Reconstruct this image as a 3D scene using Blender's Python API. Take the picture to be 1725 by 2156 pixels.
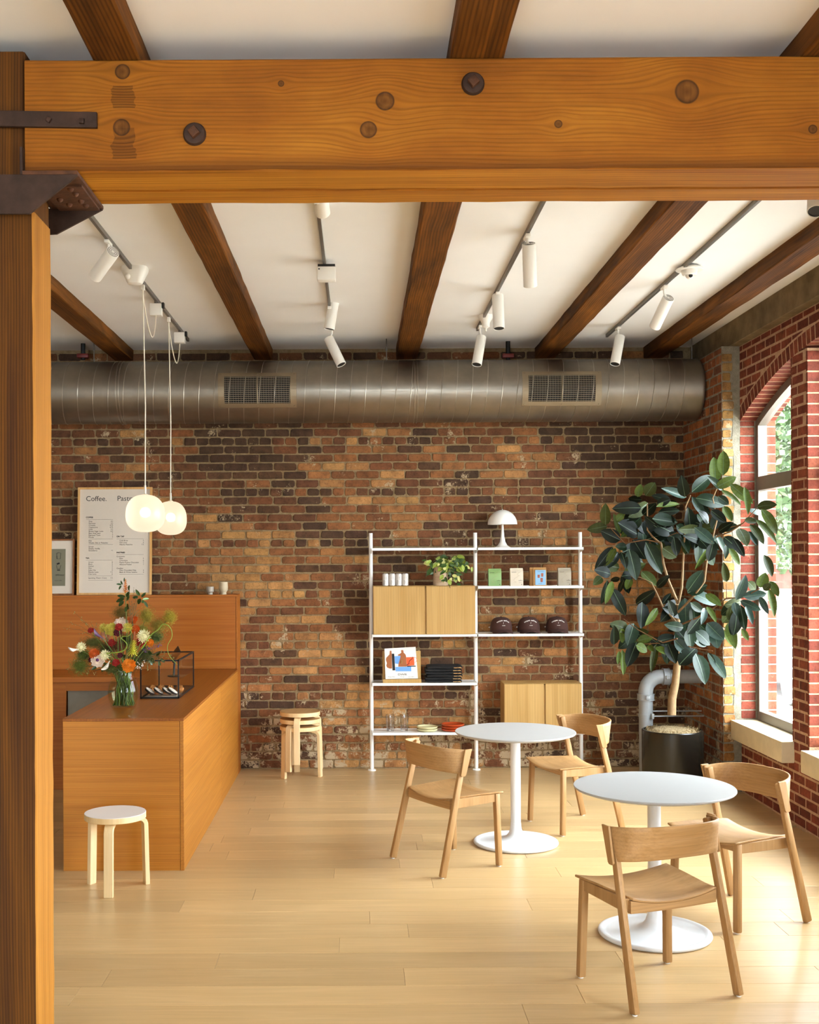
import bpy, bmesh, math, random
from mathutils import Vector, Matrix, Euler
R = math.radians
random.seed(7)
scene = bpy.context.scene
for _o in list(bpy.data.objects): bpy.data.objects.remove(_o)
C = scene.collection

# ------------------------------------------------------------------ camera
FPX, CX, CY, CAMZ, ROLL = 2400.0, 758.0, 1174.0, 1.9, R(0.3)
cam = bpy.data.cameras.new('camera'); camo = bpy.data.objects.new('camera', cam); C.objects.link(camo)
cam.sensor_fit = 'HORIZONTAL'; cam.sensor_width = 36; cam.lens = 36 * FPX / 1725
cam.shift_x = (862.5 - CX) / 1725; cam.shift_y = (CY - 1078) / 1725
cam.clip_end = 300
camo.location = (0, 0, CAMZ); camo.rotation_euler = (R(90), -ROLL * 0, 0)
camo.matrix_world = Matrix.Translation((0, 0, CAMZ)) @ Euler((R(90), 0, 0)).to_matrix().to_4x4() @ Matrix.Rotation(-ROLL, 4, 'Z')
scene.camera = camo

def ray(px, py):
    u, v = px - CX, CY - py
    return (u * math.cos(ROLL) + v * math.sin(ROLL)) / FPX, (-u * math.sin(ROLL) + v * math.cos(ROLL)) / FPX
def W(px, py, Y):                      # pixel + distance from the camera plane
    a, b = ray(px, py); return Vector((a * Y, Y, CAMZ + b * Y))
def ONZ(px, py, Z):                    # pixel on a level plane
    a, b = ray(px, py); return W(px, py, (Z - CAMZ) / b)
def FL(px, py): return ONZ(px, py, 0.0)
def ONX(px, py, X):
    a, b = ray(px, py); return W(px, py, X / a)

# ------------------------------------------------------------------ world, exposure
world = bpy.data.worlds.new('overcast_sky'); scene.world = world; world.use_nodes = True
wb = world.node_tree.nodes['Background']
wb.inputs[0].default_value = (0.80, 0.90, 1.0, 1); wb.inputs[1].default_value = 14.5
vs = scene.view_settings
vs.view_transform = 'Standard'; vs.look = 'None'; vs.gamma = 1; vs.use_curve_mapping = False
vs.exposure = 1.2

sun = bpy.data.lights.new('sun', 'SUN'); sun.energy = 34; sun.angle = R(2); sun.color = (1, .97, .93)
suno = bpy.data.objects.new('sun', sun); C.objects.link(suno)          # high sun over the roof: it lights the street, not the room
suno.rotation_euler = Vector((.62, .12, -.78)).to_track_quat('-Z', 'Y').to_euler(); suno.location = (-5, 0, 12)
def portal(name, loc, rot, sx, sy):
    l = bpy.data.lights.new(name, 'AREA'); l.shape = 'RECTANGLE'; l.size = sx; l.size_y = sy
    l.cycles.is_portal = True
    o = bpy.data.objects.new(name, l); o.location = loc; o.rotation_euler = rot; C.objects.link(o); return o

# ------------------------------------------------------------------ key dimensions (metres)
YW = 10.27            # back wall
ZC = 3.78             # ceiling
XR = 3.066            # red brick wall face
XRET, YRET = 2.92, 9.175   # old brick return beside the window
ZSILL = 0.58
XWIN = 3.19
AR, AHALF = 4.88, 1.9          # window arch radius, half span
ARCHES = [7.275, 1.0]   # arch centres along the wall
AZC = 3.365 - AR
XL, YB = -5.2, -4.6   # unseen far walls
WALLX = 3.35          # outer face of the red wall

# ------------------------------------------------------------------ mesh helpers
class MB:
    def __init__(s): s.v = []; s.f = []; s.c = []; s.col = None; s.mi = []; s.m = 0
    def add(s, vs_, fs_):
        n = len(s.v); s.v += [Vector(p) for p in vs_]; s.c += [s.col] * len(vs_)
        s.f += [tuple(i + n for i in f) for f in fs_]; s.mi += [s.m] * len(fs_); return s
    def box(s, a, b):
        x0, y0, z0 = a; x1, y1, z1 = b
        return s.add([(x0,y0,z0),(x1,y0,z0),(x1,y1,z0),(x0,y1,z0),(x0,y0,z1),(x1,y0,z1),(x1,y1,z1),(x0,y1,z1)],
            [(0,3,2,1),(4,5,6,7),(0,1,5,4),(1,2,6,5),(2,3,7,6),(3,0,4,7)])
    def beam(s, p, q, w, d, up=(0,0,1), w2=None, d2=None):
        p, q = Vector(p), Vector(q); t = (q - p).normalized(); up = Vector(up)
        if abs(t.dot(up)) > .98: up = Vector((0, 1, 0))
        a = t.cross(up).normalized(); b = a.cross(t).normalized()
        vs_ = []
        for c, ww, dd in ((p, w, d), (q, w2 or w, d2 or d)):
            vs_ += [c + a*ww/2*i + b*dd/2*j for i, j in ((-1,-1),(1,-1),(1,1),(-1,1))]
        return s.add(vs_, [(3,2,1,0),(4,5,6,7),(0,1,5,4),(1,2,6,5),(2,3,7,6),(3,0,4,7)])
    def tube(s, pts, r, n=8, cap=True, sq=None):
        pts = [Vector(p) for p in pts]; rs = r if isinstance(r, (list, tuple)) else [r] * len(pts)
        t0 = (pts[1] - pts[0]).normalized(); ref = Vector((0,0,1)) if abs(t0.z) < .9 else Vector((1,0,0))
        a = t0.cross(ref).normalized(); vs_ = []
        for i, p in enumerate(pts):
            t = (pts[min(i+1, len(pts)-1)] - pts[max(i-1, 0)]).normalized()
            a = (a - t * a.dot(t)).normalized(); b = t.cross(a)
            for k in range(n):
                th = 2*math.pi*k/n; vs_.append(p + (a*math.cos(th) + b*math.sin(th)) * rs[i])
        fs_ = [(i*n+k, i*n+(k+1)%n, (i+1)*n+(k+1)%n, (i+1)*n+k) for i in range(len(pts)-1) for k in range(n)]
        if cap: fs_ += [tuple(range(n-1,-1,-1)), tuple((len(pts)-1)*n+k for k in range(n))]
        return s.add(vs_, fs_)
    def lathe(s, prof, c=(0,0,0), n=32, sx=1, sy=1):
        c = Vector(c); vs_ = []; fs_ = []
        for r_, z in prof:
            for k in range(n):
                th = 2*math.pi*k/n; vs_.append(c + Vector((r_*math.cos(th)*sx, r_*math.sin(th)*sy, z)))
        for i in range(len(prof)-1):
            for k in range(n): fs_.append((i*n+k, i*n+(k+1)%n, (i+1)*n+(k+1)%n, (i+1)*n+k))
        if prof[0][0] > 1e-6: fs_.append(tuple(range(n-1,-1,-1)))
        if prof[-1][0] > 1e-6: fs_.append(tuple((len(prof)-1)*n+k for k in range(n)))
        return s.add(vs_, fs_)
    def shell(s, prof, c=(0,0,0), n=32):   # open profile, no caps
        c = Vector(c); vs_ = [c + Vector((r_*math.cos(2*math.pi*k/n), r_*math.sin(2*math.pi*k/n), z)) for r_, z in prof for k in range(n)]
        return s.add(vs_, [(i*n+k, i*n+(k+1)%n, (i+1)*n+(k+1)%n, (i+1)*n+k) for i in range(len(prof)-1) for k in range(n)])
    def sphere(s, c, r, n=12, m=8, sz=1.0):
        return s.lathe([(max(r*math.sin(math.pi*i/m), 1e-7), -r*sz*math.cos(math.pi*i/m)) for i in range(m+1)], c, n)
    def prism(s, poly, o, u, v, w):        # polygon in (u, v), extruded along vector w
        o, u, v, w = map(Vector, (o, u, v, w)); n = len(poly)
        vs_ = [o + u*a + v*b for a, b in poly] + [o + u*a + v*b + w for a, b in poly]
        return s.add(vs_, [tuple(range(n-1,-1,-1)), tuple(range(n, 2*n))] + [(i, (i+1)%n, n+(i+1)%n, n+i) for i in range(n)])
    def grid(s, fn, nu, nv, closed=False):
        vs_ = [fn(i/nu, j/nv) for j in range(nv+1) for i in range(nu+1)]
        return s.add(vs_, [(j*(nu+1)+i, j*(nu+1)+i+1, (j+1)*(nu+1)+i+1, (j+1)*(nu+1)+i) for j in range(nv) for i in range(nu)])
    def slab(s, top, bot, nu, nv):         # two surfaces joined round their rim
        n0 = len(s.v); s.grid(top, nu, nv); n1 = len(s.v); s.grid(bot, nu, nv)
        k = nu + 1
        def e(i, j): return j*k + i
        rim = [e(i, 0) for i in range(nu)] + [e(nu, j) for j in range(nv)] + [e(nu-i, nv) for i in range(nu)] + [e(0, nv-j) for j in range(nv)]
        for a, b in zip(rim, rim[1:] + rim[:1]): s.f.append((n0+b, n0+a, n1+a, n1+b)); s.mi.append(s.m)
        return s
    def xf(s, M):
        s.v = [M @ p for p in s.v]; return s

def wloc(o):
    p = Vector((0,0,0))
    while o: p += o.location; o = o.parent
    return p
def to_mesh(name, mb, mats, off=Vector((0,0,0)), smooth=True, bevel=0, seg=2, ang=35, fixn=True):
    me = bpy.data.meshes.new(name)
    me.from_pydata([tuple(p - off) for p in mb.v], [], mb.f)
    mats = mats if isinstance(mats, (list, tuple)) else [mats]
    for m in mats: me.materials.append(m)
    if len(mats) > 1:
        for p, i in zip(me.polygons, mb.mi): p.material_index = i
    if any(c is not None for c in mb.c):
        at = me.attributes.new('Col', 'FLOAT_COLOR', 'POINT')
        for i, c in enumerate(mb.c): at.data[i].color = (*(c or (1,1,1)), 1)
    if bevel or fixn:
        bm = bmesh.new(); bm.from_mesh(me)
        if fixn: bmesh.ops.recalc_face_normals(bm, faces=bm.faces)
        if bevel:
            es = [e for e in bm.edges if len(e.link_faces) == 2 and e.calc_face_angle(0) > R(30)]
            bmesh.ops.bevel(bm, geom=es, offset=bevel, segments=seg, affect='EDGES', profile=.5, clamp_overlap=True)
        bm.to_mesh(me); bm.free()
    if smooth:
        me.shade_smooth(); me.set_sharp_from_angle(angle=R(ang))
    return me
def obj(name, mb, mats, parent=None, local=False, **k):
    off = Vector((0,0,0)) if (local or parent is None) else wloc(parent)
    o = bpy.data.objects.new(name, to_mesh(name, mb, mats, off, **k)); C.objects.link(o); o.parent = parent; return o
def tag(o, label, cat, group=None, kind=None):
    o['label'] = label; o['category'] = cat
    if group: o['group'] = group
    if kind: o['kind'] = kind
    return o
def thing(name, label, cat, loc=(0,0,0), rz=0, group=None):
    o = bpy.data.objects.new(name, None); C.objects.link(o); o.empty_display_size = .05
    o.location = loc; o.rotation_euler = (0, 0, rz); return tag(o, label, cat, group)
def struct(name, mb, mats, label, cat='wall', **k):
    o = obj(name, mb, mats, **k); o['kind'] = 'structure'; o['label'] = label; o['category'] = cat; return o
def single(name, mb, mats, label, cat, loc, group=None, local=False, **k):   # a thing that is one mesh, origin at loc
    loc = Vector(loc); o = bpy.data.objects.new(name, to_mesh(name, mb, mats, Vector((0,0,0)) if local else loc, **k))
    o.location = loc; C.objects.link(o); return tag(o, label, cat, group)
def dup(root, loc, rz=0, label=None, group=None, first=None):
    r_ = root.copy(); C.objects.link(r_); r_.location = loc; r_.rotation_euler = (0, 0, rz)
    if label: r_['label'] = label
    if group: r_['group'] = group
    for ch in list(root.children):
        c = ch.copy(); C.objects.link(c); c.parent = r_
        for g in list(ch.children):
            d = g.copy(); C.objects.link(d); d.parent = c
    return r_

# ------------------------------------------------------------------ materials
def lin(h):
    h = h.lstrip('#'); v = [int(h[i:i+2], 16)/255 for i in (0, 2, 4)]
    return tuple(((x+.055)/1.055)**2.4 if x > .04045 else x/12.92 for x in v)
class NT:
    def __init__(s, name):
        s.m = bpy.data.materials.new(name); s.m.use_nodes = True; s.t = s.m.node_tree; s.n = s.t.nodes
        s.b = s.n['Principled BSDF']; s.out = s.n['Material Output']
    def new(s, ty, **k):
        n = s.n.new(ty)
        for a, b in k.items(): setattr(n, a, b)
        return n
    def link(s, a, b): s.t.links.new(a, b)
    def math(s, op, a, b=None, c=None, clamp=False):
        n = s.new('ShaderNodeMath', operation=op, use_clamp=clamp)
        for i, x in enumerate((a, b, c)):
            if x is None: continue
            if isinstance(x, (int, float)): n.inputs[i].default_value = x
            else: s.link(x, n.inputs[i])
        return n.outputs[0]
    def mix(s, fac, a, b, ty='MIX'):
        n = s.new('ShaderNodeMix', data_type='RGBA', blend_type=ty)
        for i, x in ((0, fac), (6, a), (7, b)):
            if isinstance(x, (int, float)): n.inputs[i].default_value = x
            elif isinstance(x, tuple): n.inputs[i].default_value = (*x[:3], 1)
            else: s.link(x, n.inputs[i])
        return n.outputs[2]
    def coord(s, kind='Object', scale=(1,1,1), loc=None, rot=(0,0,0), rnd=0):
        tc = s.new('ShaderNodeTexCoord'); mp = s.new('ShaderNodeMapping'); src = tc.outputs[kind]
        if rnd:
            oi = s.new('ShaderNodeObjectInfo'); va = s.new('ShaderNodeVectorMath', operation='ADD')
            mu = s.math('MULTIPLY', oi.outputs['Random'], rnd); s.link(src, va.inputs[0]); s.link(mu, va.inputs[1]); src = va.outputs[0]
        s.link(src, mp.inputs[0]); mp.inputs['Scale'].default_value = scale; mp.inputs['Rotation'].default_value = rot
        if loc: mp.inputs['Location'].default_value = loc
        return mp.outputs[0]
    def noise(s, vec, scale=1, detail=4, rough=.55, dist=0):
        n = s.new('ShaderNodeTexNoise'); s.link(vec, n.inputs['Vector'])
        n.inputs['Scale'].default_value = scale; n.inputs['Detail'].default_value = detail
        n.inputs['Roughness'].default_value = rough; n.inputs['Distortion'].default_value = dist
        return n.outputs['Fac']
    def ramp(s, fac, stops):
        n = s.new('ShaderNodeValToRGB'); s.link(fac, n.inputs[0]); e = n.color_ramp.elements
        while len(e) < len(stops): e.new(.5)
        for i, (p, c) in enumerate(stops):
            e[i].position = p; e[i].color = (*(c if isinstance(c, tuple) else (c, c, c))[:3], 1)
        return n.outputs[0]
    def bump(s, h, st=.2, d=.01):
        n = s.new('ShaderNodeBump'); n.inputs['Strength'].default_value = st; n.inputs['Distance'].default_value = d
        s.link(h, n.inputs['Height']); s.link(n.outputs[0], s.b.inputs['Normal'])
    def set(s, col=None, rough=None, metal=None, spec=None, coat=None, sheen=None):
        for nm, x in (('Base Color', col), ('Roughness', rough), ('Metallic', metal), ('Specular IOR Level', spec), ('Coat Weight', coat), ('Sheen Weight', sheen)):
            if x is None: continue
            if isinstance(x, (int, float)): s.b.inputs[nm].default_value = x
            elif isinstance(x, tuple): s.b.inputs[nm].default_value = (*x[:3], 1)
            else: s.link(x, s.b.inputs[nm])
        return s.m
def plain(name, h, rough=.5, metal=0, spec=.5, var=.06, scale=9, bump=0, bscale=60, **k):
    t = NT(name); c = lin(h) if isinstance(h, str) else h
    n = t.noise(t.coord(), scale, 4)
    col = t.ramp(n, [(.3, tuple(x*(1-var) for x in c)), (.7, tuple(min(1, x*(1+var)) for x in c))])
    if bump: t.bump(t.noise(t.coord(), bscale, 3), bump, .004)
    return t.set(col, rough, metal, spec, **k)
def wood(name, dark, light, axis=2, across=14, along=1.0, rough=.45, fine=90, spec=.4, bump=.06, rnd=13, contrast=(.32,.68), fstr=.25, rings=None):
    t = NT(name); sc = [across]*3; sc[axis] = along; fs = [fine]*3; fs[axis] = along*2.2
    n1 = t.noise(t.coord(scale=tuple(sc), rnd=rnd), 1, 5, .6, .9)
    n2 = t.noise(t.coord(scale=tuple(fs), rnd=rnd), 1, 3, .6)
    d, l = lin(dark), lin(light)
    col = t.ramp(n1, [(contrast[0], d), (contrast[1], l)])
    if rings:                                   # (across component, lines per metre, wander, strength)
        ci, fq, wand, stg = rings; ls = [2.5]*3; ls[axis] = .55
        sp = t.new('ShaderNodeSeparateXYZ'); t.link(t.coord(), sp.inputs[0])
        lo = t.noise(t.coord(scale=tuple(ls), rnd=rnd), 1, 3, .5, .3)
        g = t.math('ADD', t.math('MULTIPLY', sp.outputs[ci], fq*6.283), t.math('MULTIPLY', lo, wand))
        sn = t.math('POWER', t.math('ADD', t.math('MULTIPLY', t.math('SINE', g), .5), .5), 2.0)
        col = t.mix(t.math('MULTIPLY', t.math('MULTIPLY', sn, stg), t.ramp(n1, [(.3, 1.0), (.75, .35)])), col, tuple(x*.42 for x in d))
    f = t.ramp(n2, [(.35, 1-fstr), (.6, 1.0)])
    col = t.mix(1.0, col, f, 'MULTIPLY')
    t.bump(n2, bump, .002)
    return t.set(col, rough, 0, spec)
def glass(name, tint=(.97,.99,.98), refl=.6, rough=0.0):
    t = NT(name); t.n.remove(t.b)
    tr = t.new('ShaderNodeBsdfTransparent'); tr.inputs[0].default_value = (*tint, 1)
    gl = t.new('ShaderNodeBsdfGlossy'); gl.inputs['Roughness'].default_value = rough
    fr = t.new('ShaderNodeLayerWeight'); fr.inputs[0].default_value = .5
    f_ = t.math('ADD', t.math('MULTIPLY', t.math('POWER', fr.outputs['Facing'], 5.0), .9), .035)
    mx = t.new('ShaderNodeMixShader'); t.link(t.math('MULTIPLY', f_, refl), mx.inputs[0])
    t.link(tr.outputs[0], mx.inputs[1]); t.link(gl.outputs[0], mx.inputs[2]); t.link(mx.outputs[0], t.out.inputs[0])
    return t.m
def emit(name, col, st):
    t = NT(name); t.b.inputs['Emission Color'].default_value = (*col, 1); t.b.inputs['Emission Strength'].default_value = st
    return t.set(col, .5)

def brick_mat(name, mort, white, pit=.5, wear=1.0, rough=.85):
    """Brick colour from each brick's own tone, with mottling, dark pits and old mortar smears towards the floor."""
    t = NT(name)
    at = t.new('ShaderNodeAttribute', attribute_name='Col'); p = t.coord('Object')
    n1 = t.noise(p, 11, 5, .65); n2 = t.noise(p, 70, 4, .6); n3 = t.noise(p, 4.5, 6, .7)
    col = t.mix(1.0, at.outputs[0], t.ramp(n1, [(.28, .5), (.5, .95), (.75, 1.3)]), 'MULTIPLY')
    col = t.mix(1.0, col, t.ramp(n2, [(.28, .55), (.45, 1.0), (.75, 1.12)]), 'MULTIPLY')
    sx = t.new('ShaderNodeSeparateXYZ'); t.link(p, sx.inputs[0])
    low = t.math('MULTIPLY', t.math('SUBTRACT', .95, sx.outputs[2]), .16, clamp=True)       # smears grow towards the floor
    m = t.math('ADD', n3, t.math('MULTIPLY', low, white))
    m = t.math('ADD', m, t.math('MULTIPLY', t.math('SUBTRACT', n2, .5), .25))
    msk = t.math('MULTIPLY', t.ramp(m, [(.62, 0.0), (.67, 1.0)]), wear)
    col = t.mix(msk, col, mort)
    t.bump(t.math('ADD', n2, t.math('MULTIPLY', n1, 1.2)), pit, .006)
    return t.set(col, rough, 0, .25)
def mortar_mat(name, a, b):
    t = NT(name); p = t.coord('Object'); n = t.noise(p, 22, 6, .7); n2 = t.noise(p, 160, 3)
    col = t.ramp(n, [(.3, a), (.7, b)]); t.bump(t.math('ADD', n, n2), .7, .01)
    return t.set(col, .95, 0, .1)

m_mortar = mortar_mat('old_lime_mortar', lin('#80694a'), lin('#a68d69'))
m_brick = brick_mat('old_common_brick', lin('#b39c7b'), .95)
m_mortar2 = mortar_mat('tan_mortar', lin('#b08a6a'), lin('#cfae8e'))
m_redbrick = brick_mat('red_face_brick', lin('#b98f74'), .0, .35, .25)
m_mortar3 = mortar_mat('grey_mortar', lin('#77705f'), lin('#9d9582'))
m_ceiling = plain('ceiling_paint', '#f2f1ef', .9, var=.015, scale=2, spec=.2)
m_walldark = plain('brown_plaster', '#75614c', .9, var=.06, spec=.2)
m_wallpaint = plain('white_wall_paint', '#d9d2c4', .9, var=.02, spec=.2)
m_concrete = plain('concrete', '#7c6b50', .95, var=.3, scale=6, bump=.6, bscale=35, spec=.1)
m_sill = plain('limestone_sill', '#d5c6a6', .8, var=.06, scale=12, bump=.2, bscale=90, spec=.3)
m_alu = plain('window_aluminium', '#7f766b', .5, .4, var=.03)
m_glass = glass('window_glass', (.98,.99,.985), .75)
m_joist = wood('fir_joist', '#4b2a0b', '#8c5518', 1, 7, .7, .72, 60, bump=.5, fstr=.35, contrast=(.3,.72), spec=.2, rings=(0, 62, 26, .75))
m_postw = wood('fir_post', '#46260a', '#6c4009', 2, 10, .35, .75, 160, bump=.4, fstr=.3, spec=.2, rings=(0, 95, 22, .7))
m_postside = wood('fir_post_lit_side', '#9c6118', '#b67a2c', 2, 14, .3, .65, 140, bump=.2, fstr=.2, spec=.2, rings=(1, 40, 14, .25))  # lighter copy for the post's right face, daylight put into the colour
m_soffit = wood('fir_beam_lit_underside', '#a3640f', '#c28425', 0, 8, .5, .7, 80, bump=.3, spec=.2, rings=(1, 45, 16, .35))  # beam wood lightened underneath, floor bounce put into the colour
m_iron = plain('rusty_iron', '#3d2a20', .65, .5, var=.35, scale=14, bump=.4, bscale=60)
m_rust = plain('orange_rust', '#52301a', .8, .2, var=.4, scale=20, bump=.4, bscale=70)
m_duct = None
m_white = plain('white_powder_coat', '#f1eee6', .42, var=.01)
m_whitep = plain('white_plastic', '#ece9e1', .38, var=.01)
m_black = plain('black_metal', '#14110f', .45, .2, var=.05)
m_dark = plain('dark_interior', '#0b0908', .8, var=.02)
m_track = plain('track_anodised', '#77716a', .4, .6, var=.05)
m_counter = wood('stained_oak', '#b26d20', '#c27f2d', 0, 38, .7, .42, 260, bump=.05, fstr=.16, contrast=(.3,.7), spec=.3, rings=(2, 90, 30, .28))
m_counterY = wood('stained_oak_long', '#ab681e', '#bd7b2c', 1, 38, .7, .38, 220, bump=.05, fstr=.2, contrast=(.35,.65), spec=.35, rings=(2, 55, 24, .2))
m_counterShade = wood('stained_oak_shaded', '#a5591a', '#b36a24', 0, 38, .7, .45, 260, bump=.05, fstr=.16, contrast=(.3,.7), spec=.25, rings=(2, 90, 30, .3))  # counter oak again, with the shade at the back put into its colour
m_counterT = wood('stained_oak_top', '#8c4c14', '#9d5b1c', 1, 38, .7, .3, 220, bump=.03, fstr=.18, contrast=(.35,.65), spec=.35, rings=(0, 50, 20, .2))
m_oak = wood('chair_oak', '#a57a48', '#b58c5c', 2, 12, 1.2, .48, 160, bump=.03, fstr=.14, spec=.3, rings=(0, 120, 10, .15))
m_oakx = wood('chair_oak_bent', '#a57a48', '#b78e5e', 0, 14, 1.2, .48, 160, bump=.03, fstr=.14, spec=.3, rings=(2, 60, 16, .2))
m_cab = wood('cabinet_oak', '#b88e4f', '#c69f62', 2, 12, .6, .55, 200, bump=.03, fstr=.12, spec=.25, rings=(0, 45, 18, .18))
m_birch = wood('birch', '#e2be86', '#ecd0a0', 2, 10, 1.0, .42, 100, bump=.02, fstr=.07)
m_birchseat = wood('birch_seat', '#c99c63', '#d3a970', 0, 8, 1.0, .45, 100, bump=.02, fstr=.08)
m_frame = wood('maple_frame', '#c9924d', '#d8a765', 2, 12, 1.0, .45, 120, bump=.02, fstr=.12)
m_tabletop = plain('table_laminate', '#aaa8a4', .38, var=.008)
m_tablebase = plain('table_enamel', '#dededc', .35, var=.006)
m_ink = plain('black_ink', '#1d1712', .7, var=.02)
# ------------------------------------------------------------------ bricks
def clip_line(poly, n, d):                # keep the side where n.p >= d
    out = []
    for i, a in enumerate(poly):
        b = poly[(i+1) % len(poly)]; fa = a[0]*n[0]+a[1]*n[1]-d; fb = b[0]*n[0]+b[1]*n[1]-d
        if fa >= 0: out.append(a)
        if fa * fb < 0:
            t = fa/(fa-fb); out.append((a[0]+(b[0]-a[0])*t, a[1]+(b[1]-a[1])*t))
    return out
def area(poly): return abs(sum(a[0]*b[1]-b[0]*a[1] for a, b in zip(poly, poly[1:]+poly[:1])))/2
def brick_into(mb, poly, fr, proud, tone, inset=.004, depth=.02, rnd=None):
    o, u, v, n = fr; k = len(poly); cx = sum(a for a, b in poly)/k; cy = sum(b for a, b in poly)/k
    sx = max(abs(a-cx) for a, b in poly); sy = max(abs(b-cy) for a, b in poly)
    def at(a, b, d): return o + u*a + v*b + n*d
    ins = [(cx+(a-cx)*(1-inset/max(sx,.01)), cy+(b-cy)*(1-inset/max(sy,.01))) for a, b in poly]
    mb.col = tone
    tl = (rnd.uniform(-.02, .02), rnd.uniform(-.03, .03)) if rnd else (0, 0)
    vs_ = [at(a, b, -depth) for a, b in poly] + [at(a, b, proud-.003) for a, b in poly] + \
          [at(a, b, proud + (a-cx)*tl[0] + (b-cy)*tl[1]) for a, b in ins]
    fs_ = [(r*k+i, r*k+(i+1)%k, (r+1)*k+(i+1)%k, (r+1)*k+i) for r in (0, 1) for i in range(k)] + [tuple(range(2*k, 3*k))]
    mb.add(vs_, fs_); mb.col = None
def rect(x0, x1, z0, z1, ch=0, rnd=None, j=0):
    q = (lambda: rnd.uniform(-j, j)) if rnd and j else (lambda: 0)
    if not ch: return [(x0,z0),(x1,z0),(x1,z1),(x0,z1)]
    c = [ch*(rnd.uniform(.3, 1.3) if rnd else 1) for _ in range(4)]
    return [(x0+c[0]+q(),z0+q()),(x1-c[1]+q(),z0+q()),(x1+q(),z0+c[1]+q()),(x1+q(),z1-c[2]+q()),(x1-c[2]+q(),z1+q()),(x0+c[3]+q(),z1+q()),(x0+q(),z1-c[3]+q()),(x0+q(),z0+c[0]+q())]
def courses(u0, u1, z0, z1, ch, bl, joint, rnd, header=0, phase=0, jit=.0):
    """Brick rectangles in running bond, with a header course now and then."""
    out = []; k = 0; z = z0
    while z < z1 - .02:
        h = ch; zt = min(z + h - joint, z1)
        L = bl/2 if header and (k + phase) % header == 0 else bl
        x = u0 - L*(.5 if k % 2 else .02) - rnd.uniform(0, .08)*L
        while x < u1:
            l = L * rnd.uniform(1-jit, 1+jit); a, b = max(x, u0), min(x + l - joint, u1)
            if b - a > .03: out.append((a, b, z + rnd.uniform(-.1, .1)*joint, zt + rnd.uniform(-.1, .1)*joint, k))
            x += l
        z += h; k += 1
    return out
def lay(wall, polys, fr, mat, tones, rnd, priority, limit=300, proud=(.006,.012), jit=True, inset=.004):
    """The bricks that show largest become parts of the wall one by one; the rest is one part."""
    order = sorted(range(len(polys)), key=lambda i: -priority(polys[i])); keep = set(order[:limit]) if limit < len(polys) else set(order)
    keep = {i for i in keep if priority(polys[i]) > 0}
    rest = MB()
    for i, poly in enumerate(polys):
        tone = tones(poly, rnd); mb = MB() if i in keep else rest
        brick_into(mb, poly, fr, rnd.uniform(*proud), tone, inset, rnd=rnd if jit else None)
        if i in keep: obj('brick', mb, mat, wall, smooth=False, fixn=False)
    if rest.v:
        o = obj('brick_remainder', rest, mat, wall, smooth=False, fixn=False); o['kind'] = 'stuff'
    return len(keep)
def vary(c, rnd, a=.18, h=.05):
    k = 1 + rnd.uniform(-a, a); return tuple(max(.005, x*k*(1+rnd.uniform(-h, h))) for x in c)

# ------------------------------------------------------------------ floor
def floor_mat():
    t = NT('oak_floor'); oi = t.new('ShaderNodeObjectInfo')
    p = t.coord(scale=(.9, 9, 9), rnd=31); n1 = t.noise(p, 1, 5, .6, 1.2)
    n2 = t.noise(t.coord(scale=(2.5, 110, 110), rnd=31), 1, 3, .6)
    col = t.ramp(n1, [(.25, lin('#c09d6a')), (.55, lin('#c8a573')), (.75, lin('#d0af7d'))])
    br = t.ramp(oi.outputs['Random'], [(0, .86), (.5, 1.0), (1, 1.08)])
    col = t.mix(1.0, col, br, 'MULTIPLY')
    col = t.mix(1.0, col, t.ramp(n2, [(.35, .9), (.6, 1.0)]), 'MULTIPLY')
    vo = t.new('ShaderNodeTexVoronoi'); t.link(t.coord(scale=(1.1, 2.6, 1), rnd=31), vo.inputs['Vector']); vo.inputs['Scale'].default_value = .9
    kn = t.ramp(vo.outputs['Distance'], [(.0, 1.0), (.015, .8), (.035, 0.0)])
    gate = t.ramp(t.noise(t.coord(scale=(.8, 2, 1), rnd=31), 1.3, 2), [(.56, 0.0), (.62, 1.0)])
    col = t.mix(t.math('MULTIPLY', t.math('MULTIPLY', kn, gate), .45), col, lin('#7d5a34'))
    t.bump(n2, .03, .001)
    return t.set(col, .31, 0, .55)
m_floor = floor_mat()
fl = MB(); fl.box((XL-.1, YB-.1, -.2), (XR+.1, YW+.1, -.016))
floor = struct('floor', fl, m_floor, 'pale oak plank floor across the whole cafe', 'floor', smooth=False)
base = MB(); base.box((XL, YB, -.016), (XR, 4.208, 0)); o = obj('plank_remainder', base, m_floor, floor, smooth=False); o['kind'] = 'stuff'
rp = random.Random(3); y = 4.2085
while y < YW - .01:
    y1 = min(y + .2125, YW); x = XL - rp.uniform(0, 1.8)
    while x < XR:
        x1 = x + rp.choice((1.35, 1.7, 1.9, 1.9, 2.2)); a, b = max(x, XL), min(x1, XR)
        if b - a > .05:
            mb = MB(); mb.box((a+.0006, y+.0006, -.016), (b-.0006, y1-.0006, 0)); obj('plank', mb, m_floor, floor, smooth=False, bevel=.0009, seg=1)
        x = x1
    y = y1

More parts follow.
